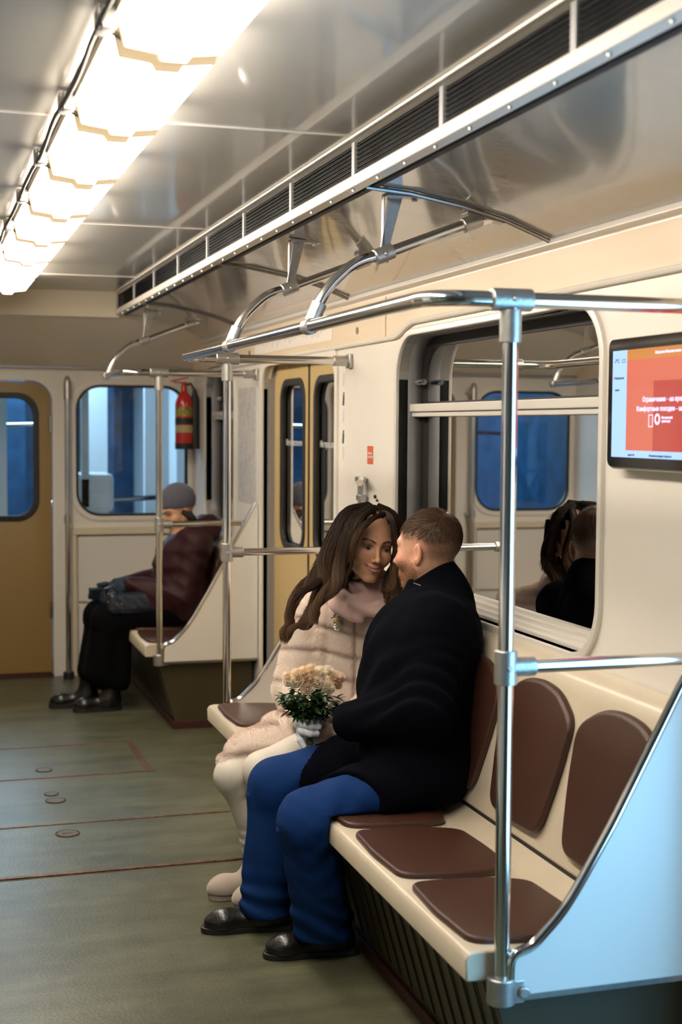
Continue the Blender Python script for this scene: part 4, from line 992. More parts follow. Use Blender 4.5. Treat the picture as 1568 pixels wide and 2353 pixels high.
strands('eyebrows', P_, N_, N_*.4+A((0, 0, .3))@MR+rng.normal(size=P_.shape)*.2, .006, .0007, HAIRM, man, np.tile(A((.16, .08, .04)), (len(P_), 1)), 2)
# ================================================================== the woman
wom = empty('person', (1.38, 4.42, .455), 'smiling dark-haired woman in pale fur coat and white trousers holding a bouquet', 'person')
wc = A((1.4034, 4.2500, 1.1689)); WR = frame((.02, -.99, -.07), .15)
wneck = (1.405, 4.345, .985)
wf = A((-.62, -.78, 0)); WT = frame(wf)
wRs, wRe, wRw = (1.285, 4.515, .925), (1.228, 4.490, .665), (1.1977, 4.2000, 0.5973)
wLs, wLe, wLw = (1.535, 4.345, .925), (1.50, 4.25, .70), (1.36, 4.20, .62)
whR, wkR, waR = (1.38, 4.50, .535), (.985, 4.385, .405), (1.062, 4.40, .12)
whL, wkL, waL = (1.38, 4.33, .535), (1.052, 4.262, .447), (1.085, 4.285, .12)
def wom_body(P):
    d = head_sdf(P, wc, WR, .985, False, wneck)
    d = sm(d, ell(P, (1.41, 4.43, .78), (.12, .08, .24), WT), .03); d = sm(d, cap(P, wRs, wLs, .04), .04)
    d = sm(d, chain(P, (wRs, wRe, wRw), (.036, .032, .024), .02), .02); d = sm(d, chain(P, (wLs, wLe, wLw), (.036, .032, .024), .02), .02)
    d = sm(d, chain(P, (whR, wkR, waR), (.05, .034, .018), .01), .01); return sm(d, chain(P, (whL, wkL, waL), (.05, .034, .018), .01), .01)
fin = [(1.31, 1.51, .0024), (4.07, 4.30, .0024), (1.04, 1.25, .0024)]
_, wV, wF = sdf_obj('body', wom_body, (.90, 4.04, .08), (1.66, 4.62, 1.31), .0105, SKIN, wom, fin, lambda V: head_col(V, wc, WR, .985, False))
def wl(x, y, z): return tuple(A(wc)+(A((x, y, z))*.985)@WR)       # head coordinates -> world
# eyes, lashes, teeth, lips
EYEM = mat('eye_white', (.36, .30, .27), .25); IRIS = mat('iris', (.018, .009, .006), .45, spec=.2); LASH = mat('lashes', (.006, .004, .004), .6)
TEETH = mat('teeth', (.66, .58, .49), .4); LIPM = mat('lips', (.36, .125, .10), .35, spec=.5)
for s in (1, -1):
    b = MB(); b.tube([wl(s*.0315-.0105, .0700, -.0035), wl(s*.0315-.005, .0745, -.0045), wl(s*.0315, .0762, -.0050), wl(s*.0315+.005, .0745, -.0045), wl(s*.0315+.0105, .0700, -.0035)], [.0008, .0024, .0031, .0024, .0008], 10)
    eye = b.build('eye', EYEM, wom, smooth=True)
    MB().tube([wl(s*.0315-.0038, .0772, -.0045), wl(s*.0315+.0008, .0785, -.0048), wl(s*.0315+.0052, .0772, -.0045)], [.0024, .0042, .0024], 12).build('iris', IRIS, eye, smooth=True)
    P1 = [(s*.0315+s*t*.0145, .0752-(t*.95)**2*.009+(.001 if abs(t) < .5 else 0), -.0012+.0004*s*0-.0035*t*t+(.0018*max(0, t))) for t in np.linspace(-1, 1, 9)]
    MB().tube([wl(*q) for q in P1], [.0007, .0014, .0019, .0021, .0022, .0022, .0021, .0017, .0008], 8).build('eyelid_line', LASH, wom, smooth=True)
    R_ = np.array([wl(*P1[0]) for _ in range(1)]); roots_ = []; dirs = []
    for t in np.linspace(-.9, 1.05, 34):
        roots_.append(wl(s*.0315+s*t*.0145, .0760-(t*.95)**2*.009, -.0015-.0035*t*t+.0018*max(0, t))); dirs.append(A((s*t*.7, .75, -.35+.3*max(0, t)))@WR)
    R_ = np.array(roots_, f32); strands('eyelashes', R_, np.tile(A((0, 0, 1)), (len(R_), 1)), np.array(dirs), .0075, .0007, HAIRM, wom, np.tile(A((.008, .005, .004)), (len(R_), 1)), 2)
xs_ = np.linspace(-.0285, .0285, 17)
def lipz(x): return -.0705+.012*(x/.030)**2
def lipy(x): return .0878-(x/.030)**2*.0180
up = [wl(x, lipy(x)+.0005, lipz(x)+.0058-(abs(x)/.0285)**2*.0050) for x in xs_]
lo_ = [wl(x, lipy(x)-.0005, lipz(x)-.0066+(abs(x)/.0285)**2*.0058) for x in xs_]
MB().tube(up, [max(.0006, .0027*(1-(abs(x)/.0305)**2.2)*(1-.25*math.exp(-(x/.003)**2))) for x in xs_], 12).build('upper_lip', LIPM, wom, smooth=True)
MB().tube(lo_, [max(.0006, .0036*(1-(abs(x)/.0305)**2)) for x in xs_], 12).build('lower_lip', LIPM, wom, smooth=True)
tt = MB()
for i in range(-5, 6):
    x = i*.0046; w_ = .0022
    a = np.array(wl(x, lipy(x)-.0045, lipz(x)+.0008)); tt.obox(a, A((w_, 0, 0))@WR, A((0, .0018, 0))@WR, A((0, 0, .0042 if abs(i) < 3 else .0034))@WR)
tt.build('teeth', TEETH, wom, bevel=.0008)
# fur coat
def fur_core(P):
    d = ell(P, (1.385, 4.44, .60), (.170, .140, .15), WT); d = sm(d, ell(P, (1.40, 4.43, .76), (.152, .120, .17), WT), .06)
    d = sm(d, ell(P, (1.415, 4.425, .88), (.162, .112, .11), WT), .05); d = sm(d, cap(P, wRs, wLs, .062, .062), .05)
    d = sm(d, cap(P, (1.42, 4.41, .92), (1.408, 4.345, .995), .085, .062), .05)
    ra = chain(P, (wRs, wRe), (.076, .074), .03); ra = sm(ra, cap(P, wRe, A(wRw)+A((.012, .055, .012)), .072, .054), .03)
    la = chain(P, (wLs, wLe, wLw), (.070, .066, .054), .03)
    d = sm(d, ra, .022); d = sm(d, la, .03)
    fl = chain(P, ((1.36, 4.47, .55), (1.17, 4.44, .50), (1.05, 4.42, .462), (.985, 4.41, .425)), (.125, .088, .072, .058), .03)
    fl = np.maximum(fl, -(cap(P, whR, wkR, .070, .056))); cut = P[:, 1]-4.365-(P[:, 0]-1.0)*-.10
    fl = np.maximum(fl, -cut*.9); fl = np.maximum(fl, (.975+.35*np.maximum(.47-P[:, 2], 0)*0)-P[:, 0]-.03)
    d = sm(d, fl, .03)
    return np.maximum(d, -seatcut(P))
def local(P): p = (P-A((1.40, 4.43, .76)))@WT.T; return p
def seam(P):
    p = local(P); u = p[:, 2]+.012*np.sin(p[:, 0]*14); g = np.abs((u/.078) % 1-.5)*.078       # distance to horizontal pelt seams
    cz = np.abs(p[:, 0]-.055+.0*u)*1.0+100*(p[:, 1] < .02)*1.0                       # front opening
    arm = np.minimum(cap(P, wRs, wRe, 0, 0), cap(P, wRe, wRw, 0, 0)) < .1
    t = ((P-A(wRe))@A((.05, .12, .99)))+.5*((P-A(wRe))@A((.1, .95, .1)))*0; ga = np.abs((t/.105+.25) % 1-.5)*.105
    g = np.where(arm & (p[:, 0] < -.09), ga, g); vs = np.abs(np.abs(p[:, 0]-.055)-.105)+100*(p[:, 1] < .02)
    return g, cz, vs
def fur_fn(P):
    d = fur_core(P); g, cz, vs = seam(P)
    return d+.0075*np.exp(-(g/.009)**2)+.012*np.exp(-(np.minimum(cz, 1)/.0055)**2)+.003*np.exp(-(np.minimum(vs, 1)/.008)**2)+.003*fnoise(P, 30, 31)-.004
def fur_col(V, k=1.0):
    g, cz, vs = seam(V); C = np.tile(A((.88, .77, .69)), (len(V), 1))
    n = fnoise(V, 22, 33); C *= (.95+.05*n)[:, None]
    sh = np.clip(.62*np.exp(-(g/.010)**2)+.95*np.exp(-(np.minimum(cz, 1)/.0055)**2)+.30*np.exp(-(np.minimum(vs, 1)/.014)**2), 0, .9)[:, None]
    return (C*(1-sh)+A((.46, .34, .28))*sh)
coat_o, fV, fF = sdf_obj('fur_coat', fur_fn, (.90, 4.08, .38), (1.66, 4.64, 1.08), .0055, FURM, wom, col=lambda V: fur_col(V))
P_, N_ = sample(fV, fF, 330000, 9); k = (N_[:, 1] < .45) | (N_[:, 0] < -.1); P_, N_ = P_[k], N_[k]
flow = A((-.12, -.08, -1)); flow = flow-(N_@flow)[:, None]*N_
sw_ = np.stack([fnoise(P_, 16, 41), fnoise(P_, 16, 42), fnoise(P_, 16, 43)], 1)*.5
_g, _c, _v = seam(P_.astype(f32)); k = _c > .004; P_, N_, flow, sw_ = P_[k], N_[k], flow[k], sw_[k]; cc = fur_col(P_.astype(f32))*(.94+.12*rng.random((len(P_), 1)))*1.04
strands('fur_pile', P_, N_, N_*.55+flow*.85+sw_+rng.normal(size=P_.shape)*.12, .0070*(.7+.6*rng.random(len(P_))), .0008, FURM, wom, cc, 2)
# scarf
def scarf(P):
    d = None
    for (c, r0, r1, tz, ty, ph) in (((1.405, 4.32, 1.005), .066, .026, .32, 0, 0), ((1.402, 4.315, .985), .084, .024, .42, .1, 1.3), ((1.408, 4.315, 1.040), .054, .022, .25, -.05, 2.1)):
        q = (P-A(c))@WT.T; q[:, 2] += q[:, 1]*tz+q[:, 0]*ty; rr_ = np.sqrt(q[:, 0]**2+(q[:, 1]*1.12)**2)-r0
        e = np.sqrt(rr_**2+(q[:, 2]*.85)**2)-r1*(1+.12*np.sin(6*np.arctan2(q[:, 0], q[:, 1])+ph)); d = e if d is None else sm(d, e, .006)
    q = (P-A((1.38, 4.3, 1.0)))@A((.35, -.2, .9)); return d+.0062*np.sin(q*120+3*fnoise(P, 8, 51))+.002*fnoise(P, 30, 52)
sdf_obj('scarf', scarf, (1.25, 4.15, .90), (1.57, 4.48, 1.12), .0035, SCARF, wom)
# trousers
def wtr(P):
    d = None
    for hip, kn, an, sd in ((whR, wkR, waR, 61), (whL, wkL, waL, 71)):
        calf = A(kn)*.55+A(an)*.45+A((.022, 0, 0))
        e = chain(P, (hip, kn), (.086, .060), .02); e = sm(e, chain(P, (kn, calf, an), (.056, .050, .035), .02), .03)
        t = P-(A(kn)+A((.05, 0, -.035))); e = e+.0042*np.sin((t@A((.6, .1, -.8)))*130+fnoise(P, 10, sd))*np.exp(-(np.linalg.norm(t, axis=1)/.06)**2)
        zz = P[:, 2]; e = e+.003*np.sin(zz*170+2*fnoise(P, 9, sd))*np.exp(-((zz-.17)/.05)**2)
        d = e if d is None else np.minimum(d, e)
    d = sm(d, ell(P, (1.40, 4.42, .56), (.15, .12, .10), WT), .04)
    return np.maximum(np.maximum(d, .115-P[:, 2]), -seatcut(P))
sdf_obj('trousers', wtr, (.88, 4.15, .10), (1.58, 4.64, .68), .005, WHITEP, wom)
for ttoe, hh, an in (((.905, 4.385), (1.120, 4.410), (1.070, 4.40, .155)), ((.965, 4.265), (1.165, 4.29), (1.105, 4.285, .155))):
    b = shoe(ttoe, hh, BOOT, BSOLE, wom, w=.043, hgt=.062, boot=(an, .040), nm='boot', platform=.02)
# gloved hand around the stems
hx = A((1.1650, 4.1000, 0.6244))     # centre of the fist
gr, gu, gf = A((.953, -.299, 0)), A((0.08, .0, .997)), A((-.296, -.953, -.05))     # across, along the stems, towards the viewer
def H(a, b, c): return hx+gr*a+gu*b+gf*c
def glove(P):
    d = chain(P, (A(wRw)+A((.0, .02, .0)), H(-.022, .002, -.030)), (.030, .030), .02)
    d = sm(d, ell(P, H(-.024, .0, -.012), (.017, .022, .038), np.array([gr, gf, gu], f32)), .018)
    for i, (z, L, r) in enumerate(((.0255, .040, .0115), (.0045, .046, .0118), (-.0175, .042, .0112))):
        d = sm(d, chain(P, (H(-.030, z, -.002), H(-.022, z+.002, .020), H(.004, z-.003, .0285), H(L-.020, z-.005, .020), H(L-.016, z-.006, .006)), (r*.95, r*1.03, r, r*.93, r*.85), .004), .0028)
    d = sm(d, chain(P, (H(-.030, -.030, -.002), H(-.026, -.046, .012), H(-.014, -.064, .018)), (.0115, .0110, .0088), .004), .006)     # little finger hangs loose
    d = sm(d, chain(P, (H(-.005, .022, -.026), H(.020, .020, -.014), H(.034, .010, -.001), H(.036, .020, .006)), (.013, .0115, .0105, .0088), .004), .005)   # thumb comes round behind
    return d
sdf_obj('glove', glove, (1.06, 4.00, .53), (1.28, 4.28, .72), .0024, GLOVE, wom)
# left hand, resting half hidden behind the bouquet
sdf_obj('glove', lambda P: hand_sdf(P, wLw, (-.8, -.2, -.1), (0, -1, .3), .95), (1.20, 4.05, .54), (1.42, 4.28, .70), .0035, GLOVE, wom)
# brooch
root = empty('brooch', (1.2392, 4.2700, 0.9182), 'sparkling crystal flower brooch with gold centre pinned on the fur coat', 'brooch')
bo = np.array(root.location); CRY = mat('crystal', (.42, .41, .40), .12, spec=.9, metal=.5); GOLD = mat('gold', (.62, .40, .12), .25, metal=1)
# seat it on the fur surface along the chest's forward direction
k = np.argmin(np.linalg.norm(fV-bo, axis=1)); 
b = MB(); g = MB(); r_ = random.Random(4); bn = np.array((-.45, -.88, .1)); bn /= np.linalg.norm(bn); bu = np.array((0, .1, 1.)); bu -= bn*(bn@bu); bu /= np.linalg.norm(bu); br = np.cross(bu, bn)
cen = fV[k]+bn*.010; root.location = tuple(cen)
for i in range(70):
    a = r_.uniform(0, 6.28); q = r_.uniform(.004, .028); c_ = cen+br*q*math.cos(a)*.72+bu*q*math.sin(a)*1.05; s = r_.uniform(.0014, .0032)
    (b if q > .010 else g).obox(c_, br*s, (bu*.8+br*.3)*s*1.3, bn*s*.7)
b.build('crystals', CRY, root, bevel=.001); g.build('gold_centre', GOLD, root, bevel=.001)

# hair: volume plus strands that follow the locks
LOCKS = [
 ([(1.4146, 4.2600, 1.2881),(1.3360, 4.2400, 1.2678),(1.2895, 4.2200, 1.2028),(1.2610, 4.2200, 1.1198),(1.2441, 4.2100, 1.0517),(1.2113, 4.2100, 0.9942),(1.1843, 4.2100, 0.9423),(1.1615, 4.2100, 0.9153)], (.012,.028,.033,.034,.022,.011,.005,.002), 900, .009),
 ([(1.4203, 4.3000, 1.2915),(1.3520, 4.3000, 1.2610),(1.3140, 4.3000, 1.1820),(1.2731, 4.2900, 1.1129),(1.2266, 4.2800, 1.0613),(1.1748, 4.2600, 1.0228),(1.1406, 4.2500, 0.9663),(1.1380, 4.2500, 0.9105),(1.1155, 4.2400, 0.8640)], (.012,.026,.029,.031,.020,.009,.005,.004,.0015), 700, .010),
 ([(1.4005, 4.2400, 1.2937),(1.3317, 4.1800, 1.2550),(1.2985, 4.1600, 1.1935),(1.2833, 4.1600, 1.1113),(1.2547, 4.1400, 1.0523),(1.2122, 4.1300, 1.0177),(1.1842, 4.1300, 0.9735),(1.1845, 4.1300, 0.9326)], (.010,.018,.020,.023,.018,.009,.004,.0015), 700, .009),
 ([(1.4271, 4.2400, 1.2934),(1.4825, 4.2400, 1.2589),(1.5062, 4.2500, 1.1827),(1.5106, 4.2600, 1.0962),(1.4821, 4.2200, 1.0371),(1.4571, 4.1900, 1.0032),(1.4326, 4.1700, 0.9951)], (.010,.016,.018,.022,.026,.020,.006), 800, .005),
 ([(1.4016, 4.1900, 1.2923),(1.3422, 4.1500, 1.2623),(1.3095, 4.1450, 1.2014),(1.3019, 4.1600, 1.1246),(1.2893, 4.1600, 1.0725),(1.2664, 4.1500, 1.0412)], (.008,.012,.012,.014,.013,.005), 500, .005),
 ([(1.4272, 4.1700, 1.2710),(1.3794, 4.1400, 1.2597),(1.3361, 4.1300, 1.2281),(1.3137, 4.1350, 1.1816),(1.3088, 4.1500, 1.1254)], (.006,.0075,.008,.008,.008), 380, .003),
 ([(1.2396, 4.2100, 1.0657),(1.1882, 4.1800, 1.0400),(1.1500, 4.1700, 1.0285),(1.1246, 4.1800, 0.9869),(1.1191, 4.1900, 0.9335),(1.0994, 4.1900, 0.9039),(1.1052, 4.1900, 0.8623)], (.012,.011,.007,.004,.003,.002,.001), 130, .006),
 ([(1.2382, 4.1800, 1.0413),(1.2012, 4.1600, 1.0007),(1.2014, 4.1500, 0.9608),(1.1704, 4.1500, 0.9234),(1.1364, 4.1600, 0.9260),(1.1110, 4.1700, 0.9063)], (.011,.007,.004,.003,.002,.001), 110, .006),
 ([(1.5082, 4.2700, 1.2381),(1.5089, 4.2700, 1.1667),(1.4960, 4.2700, 1.0955),(1.4665, 4.2400, 1.0495),(1.4432, 4.2100, 1.0125)], (.008,.012,.014,.014,.008), 420, .003),
 ([(1.4406, 4.2400, 1.2806),(1.4577, 4.1900, 1.2554),(1.4695, 4.1800, 1.1959),(1.4787, 4.2000, 1.1239),(1.4640, 4.1900, 1.0620),(1.4486, 4.1700, 1.0198)], (.006,.009,.009,.010,.014,.010), 420, .003),
]
def hairvol(P):
    p = ((P-wc)@WR.T)/.985; sk_ = ell(p, (0, -.030, .040), (.086, .092, .090))
    face = np.maximum(-(p[:, 1]-.030-np.maximum(p[:, 2]-.055, 0)*.35), -(.083-p[:, 2]+0*p[:, 1])); face = np.maximum(.034-p[:, 1], p[:, 2]-.070)
    d = np.maximum(sk_*.985, -face); 
    d = sm(d, sm(cap(p, (0, -.055, .02), (0, -.070, -.09), .066, .060), cap(p, (0, -.070, -.09), (.0, -.080, -.17), .060, .040), .03)*.985, .03)
    for g_, r_, n_, w_ in LOCKS[:5]: d = sm(d, chain(P, g_[:5], [x*.80 for x in r_[:4]]+[.004], .02), .014)
    return d+.005+.0035*np.sin((P@A((1, .2, -.55)))*210+3*fnoise(P, 14, 81))
DARK = A((.022, .012, .008))
_, hV, hF = sdf_obj('hair', hairvol, (1.05, 4.05, .84), (1.60, 4.48, 1.33), .0048, HAIRVM, wom)
def lockstrands(locks, seed):
    r = np.random.default_rng(seed); VV, FF, CC = [], [], []; base = 0
    for g_, rad, n_, wave in locks:
        g_ = np.array(g_, float); n_ = int(n_*4.6); T = 24; t = np.linspace(0, len(g_)-1, T); i = np.minimum(t.astype(int), len(g_)-2); f = t-i
        def cr(G):          # Catmull-Rom
            Gp = np.vstack([2*G[0]-G[1], G, 2*G[-1]-G[-2]]); p0, p1, p2, p3 = Gp[i], Gp[i+1], Gp[i+2], Gp[i+3]; f_ = f[:, None]
            return .5*((2*p1)+(-p0+p2)*f_+(2*p0-5*p1+4*p2-p3)*f_**2+(-p0+3*p1-3*p2+p3)*f_**3)
        C = cr(g_); R = np.interp(t, range(len(rad)), rad); D = np.gradient(C, axis=0); D /= np.linalg.norm(D, axis=1)[:, None]
        S = np.cross(D, np.array((.29, .95, 0))); S /= np.linalg.norm(S, axis=1)[:, None]+1e-9; B = np.cross(D, S)
        a = r.uniform(0, 6.28, n_); q = np.sqrt(r.uniform(.25, 1.15, n_)); clump = r.integers(0, 9, n_); ph = clump*.7+r.normal(size=n_)*.30; a = a*.35+clump*.698*.65+0*a; q = q*(.8+.2*r.random(n_))
        L = np.linspace(0, 1, T)
        ang = a[:, None]+.6*np.sin(L[None]*5+ph[:, None]); rr_ = q[:, None]*R[None]
        wave = wave*1.45; wv = wave*np.clip(L*1.6-.25, 0, 1)[None]*np.sin(L[None]*22+ph[:, None]); wv2 = wave*.6*np.clip(L*1.6-.25, 0, 1)[None]*np.cos(L[None]*22+ph[:, None])
        P = C[None]+S[None]*(rr_*np.cos(ang)+wv)[..., None]+B[None]*(rr_*np.sin(ang)+wv2)[..., None]+r.normal(size=(n_, 1, 3))*.001+np.cumsum(r.normal(size=(n_, T, 3)), 1)*.00035*L[None, :, None]
        cut = r.uniform(.72, 1.0, n_); u_ = np.arange(T)[None]*r.uniform(.58, 1.0, (n_, 1))**.7; i0 = np.minimum(u_.astype(int), T-2); fr = (u_-i0)[..., None]; ii = np.arange(n_)[:, None]; P = P[ii, i0]*(1-fr)+P[ii, i0+1]*fr
        Wd = .00045*(1-.55*L)[None, :, None]; W1 = np.cross(np.gradient(P, axis=1), (np.array((-.29, -.95, .1))+r.normal(size=(n_, 1, 3))*.35)); W1 /= np.linalg.norm(W1, axis=2)[..., None]+1e-9
        Va = np.stack([P-W1*Wd, P+W1*Wd], 2).reshape(-1, 3); VV.append(Va)
        idx = (np.arange(n_)*T*2)[:, None]+(np.arange(T-1)*2)[None]; idx = idx.reshape(-1, 1)+base; FF.append(np.hstack([idx, idx+1, idx+3, idx+2])); base += len(Va)
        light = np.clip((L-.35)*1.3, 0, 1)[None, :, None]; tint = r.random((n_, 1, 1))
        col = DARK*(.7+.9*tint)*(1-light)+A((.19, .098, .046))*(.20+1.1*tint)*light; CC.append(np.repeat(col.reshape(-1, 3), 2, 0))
    return np.vstack(VV), np.vstack(FF), np.vstack(CC)
P_, N_ = sample(hV, hF, 90000, 15); hp = ((P_-wc)@WR.T)/.985; k = (N_[:, 2] < .75) & ((hp[:, 1] < .012) | (hp[:, 2] < -.12)); P_, N_ = P_[k], N_[k]; fl2 = A((0, .02, -1))+np.stack([.35*np.sin(P_[:, 2]*55+P_[:, 1]*20), .2*np.sin(P_[:, 2]*47), np.zeros(len(P_))], 1); fl2 = fl2-(fl2*N_).sum(1)[:, None]*N_+N_*.10+rng.normal(size=P_.shape)*.06
strands('hair_undercoat', P_, N_, fl2, .045, .0012, HAIRM, wom, DARK*(.7+1.2*rng.random((len(P_), 1))), 3, bend=-N_*.22)
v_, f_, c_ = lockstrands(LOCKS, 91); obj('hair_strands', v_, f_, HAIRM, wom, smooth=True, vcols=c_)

# ================================================================== bouquet
bq = empty('bouquet', (1.1639, 4.1000, 0.5697), 'small round bouquet of peach roses with green leaves in a white glove', 'bouquet')
bc = A((1.1628, 4.0800, 0.7510)); hand_c = hx
def rose(c, n, rad, m, seed):
    r = random.Random(seed); n = Vector(n).normalized(); t = n.orthogonal().normalized(); t.rotate(Matrix.Rotation(r.uniform(0, 6.28), 3, n)); s = n.cross(t); c = Vector(c); b = MB()
    lay = ((3, .20, .82, 0), (4, .38, .78, .05), (5, .56, .68, .12), (5, .76, .50, .30), (6, .95, .30, .55))
    for li, (cnt, R, hh, fl) in enumerate(lay):
        for j in range(cnt):
            a0 = 6.283*j/cnt+li*.7+r.uniform(-.12, .12); sp = 6.283/cnt*.82; G = []; nu, nv = 6, 5
            for v in range(nv+1):
                vv = v/nv
                for u in range(nu+1):
                    uu = u/nu-.5; edge = 1-(abs(uu)*2)**2.6*.28*vv
                    rr_ = rad*R*(.35+.65*vv**.7)*(1+fl*.20*max(0, vv-.6))+rad*.03*math.sin(uu*9+j)
                    zz = rad*(hh*vv*edge-.55*(1-vv)-.02*li); zz -= rad*fl*.28*max(0, vv-.75)
                    a = a0+uu*sp*1.35; G.append(c+(t*math.cos(a)+s*math.sin(a))*rr_+n*zz)
            b.add(G, [(v*(nu+1)+u, v*(nu+1)+u+1, (v+1)*(nu+1)+u+1, (v+1)*(nu+1)+u) for v in range(nv) for u in range(nu)])
    o = obj('rose', b.v, b.f, m, bq, smooth=True)
    return o
def petal_mat(name, col):
    m = bpy.data.materials.new(name); m.use_nodes = True; nt = m.node_tree; nt.nodes.clear()
    o = nt.nodes.new('ShaderNodeOutputMaterial'); d = nt.nodes.new('ShaderNodeBsdfDiffuse'); t = nt.nodes.new('ShaderNodeBsdfTranslucent'); mx = nt.nodes.new('ShaderNodeMixShader')
    d.inputs[0].default_value = (*col, 1); t.inputs[0].default_value = (*(min(1, c*1.05) for c in col), 1); mx.inputs[0].default_value = .42
    nt.links.new(d.outputs[0], mx.inputs[1]); nt.links.new(t.outputs[0], mx.inputs[2]); nt.links.new(mx.outputs[0], o.inputs[0]); return m
RC = [petal_mat('rose_cream', (.98, .90, .79)), petal_mat('rose_peach', (.98, .85, .72)), petal_mat('rose_apricot', (.98, .85, .68)), petal_mat('rose_blush', (.94, .74, .64))]
rp = [(665,1557,0),(681,1556,3),(706,1570,1),(730,1556,0),(753,1572,0),(768,1548,1),(736,1538,0),(700,1535,2),(714,1549,1),(683,1538,2),(716,1530,2),(752,1534,1),(773,1562,3),(780,1545,1),(690,1548,2),(660,1545,1)]
sizes = [.021,.026,.023,.025,.0225,.022,.022,.020,.022,.019,.019,.019,.018,.018,.019,.018]
RP = [(1.0918, 4.0800, 0.7787),(1.1140, 4.0800, 0.7790),(1.1502, 4.0800, 0.7570),(1.1836, 4.0800, 0.7744),(1.2175, 4.0800, 0.7524),(1.2384, 4.0800, 0.7827),(1.1919, 4.0800, 0.8011),(1.1388, 4.0800, 0.8049),(1.1598, 4.0800, 0.7863),(1.1153, 4.0800, 0.7992),(1.1625, 4.0800, 0.8119),(1.2157, 4.0800, 0.8041),(1.2456, 4.0800, 0.7592),(1.2568, 4.0800, 0.7777),(1.1404, 4.0800, 0.7818),(1.0863, 4.0800, 0.7911)]
TI = [0, 0, 1, 0, 0, 1, 0, 2, 1, 2, 2, 0, 3, 1, 1, 1]
for i, p in enumerate(RP):
    p = A(p); dx = float((p-bc)@gr); dz = float(p[2]-bc[2]); fwd = math.sqrt(max(0, 1-min(1, (dx/.095)**2)*.8-min(1, ((dz-.02)/.06)**2)*.35))*.052
    pos = p+gf*fwd; n = (pos-(bc-A((0, 0, .055))-gf*.02)); n = n/np.linalg.norm(n); n = n*.75+gf*.62; rose(pos, n, sizes[i], RC[TI[i]], i)
for i in range(14):           # roses of the far side
    a = random.uniform(0, 6.28); rr_ = random.uniform(.02, .075); pos = bc+gr*rr_*math.cos(a)+gf*(-abs(rr_*math.sin(a))*.6)+A((0, 0, .030-rr_*.25)); n = pos-(bc-A((0, 0, .06))); rose(pos, n, .018, RC[i % 3], 50+i)
LEAF = mat('leaf_green', (.030, .085, .022), .42, noise=.45, nscale=30); STEM = mat('stem_green', (.06, .13, .03), .5)
b = MB(); st = MB(); r = random.Random(12); foot = np.array(H(.004, -.062, .004)); grip = np.array(H(.002, 0, .004)); topc = np.array(bc)-np.array((0, 0, .02))
def leaf(p, d, L, wdt):
    d = Vector(d).normalized(); s = d.cross(Vector((r.uniform(-.6, .6), r.uniform(-.6, .6), 1))).normalized(); n = s.cross(d); p = Vector(p); V = []
    prof = ((0, .12), (.2, .7), (.45, 1), (.7, .8), (.88, .42), (1, .03))
    for t, w in prof:
        c = p+d*L*t+n*(-.18*L*t*t); V += [c-s*wdt*w+n*wdt*.25*w, c, c+s*wdt*w+n*wdt*.25*w]
    b.add(V, [(i*3+j, i*3+j+1, (i+1)*3+j+1, (i+1)*3+j) for i in range(5) for j in (0, 1)])
for i in range(44):
    a = r.uniform(0, 6.28); q = r.uniform(.1, 1); end = topc+np.array(gr)*math.cos(a)*q*.088+np.array(gf)*math.sin(a)*q*.055+np.array((0, 0, r.uniform(-.055, .005)))
    g0 = grip+np.array(gr)*math.cos(a)*.009*q+np.array(gf)*math.sin(a)*.009*q; f0 = foot-np.array(gr)*math.cos(a)*.012*q-np.array(gf)*math.sin(a)*.010*q+np.array((0, 0, r.uniform(-.002, .008)))
    st.tube(fil([f0, g0, g0+(end-g0)*.4+np.array((0, 0, .012)), end], .03, 3), .0016, 6)
    for j in range(14):
        t = r.uniform(.30, 1.08); p = g0+(end-g0)*t; o_ = np.array([r.uniform(-1, 1), r.uniform(-1, 1), r.uniform(-.7, .5)]); d = (end-g0)/np.linalg.norm(end-g0)*.35+o_+np.array(gr)*math.cos(a)*.7+np.array(gf)*.35
        leaf(p, d, r.uniform(.020, .036), r.uniform(.0045, .0075))
for dx, dz, dd in ((-.092, -.035, (-1, 0, .1)), (-.088, -.055, (-1, 0, -.25)), (-.075, -.085, (-.8, 0, -.5)), (-.045, -.095, (-.5, 0, -.9)), (-.030, -.100, (-.2, 0, -1)), (.055, -.080, (.6, 0, -.5)), (.075, -.060, (1, 0, -.1)), (.085, -.04, (1, 0, .1)), (-.065, -.06, (-1, 0, -.6))):
    base = bc+gr*dx*.72+A((0, 0, dz*.8)); st.tube([tuple(np.array(grip)*.4+np.array(base)*.6), tuple(base), tuple(bc+gr*dx+A((0, 0, dz)))], .001, 5)
    for j in range(7):
        p = base+(gr*dx*.28+A((0, 0, dz*.2)))*(j/6); D_ = np.array(gr)*dd[0]+np.array((0, 0, dd[2])); leaf(p, D_+np.array((r.uniform(-.7, .7), r.uniform(-.7, .7), r.uniform(-.7, .7))), r.uniform(.022, .036), .005)
obj('foliage', b.v, b.f, LEAF, bq, smooth=True); st.build('stems', STEM, bq, smooth=True)
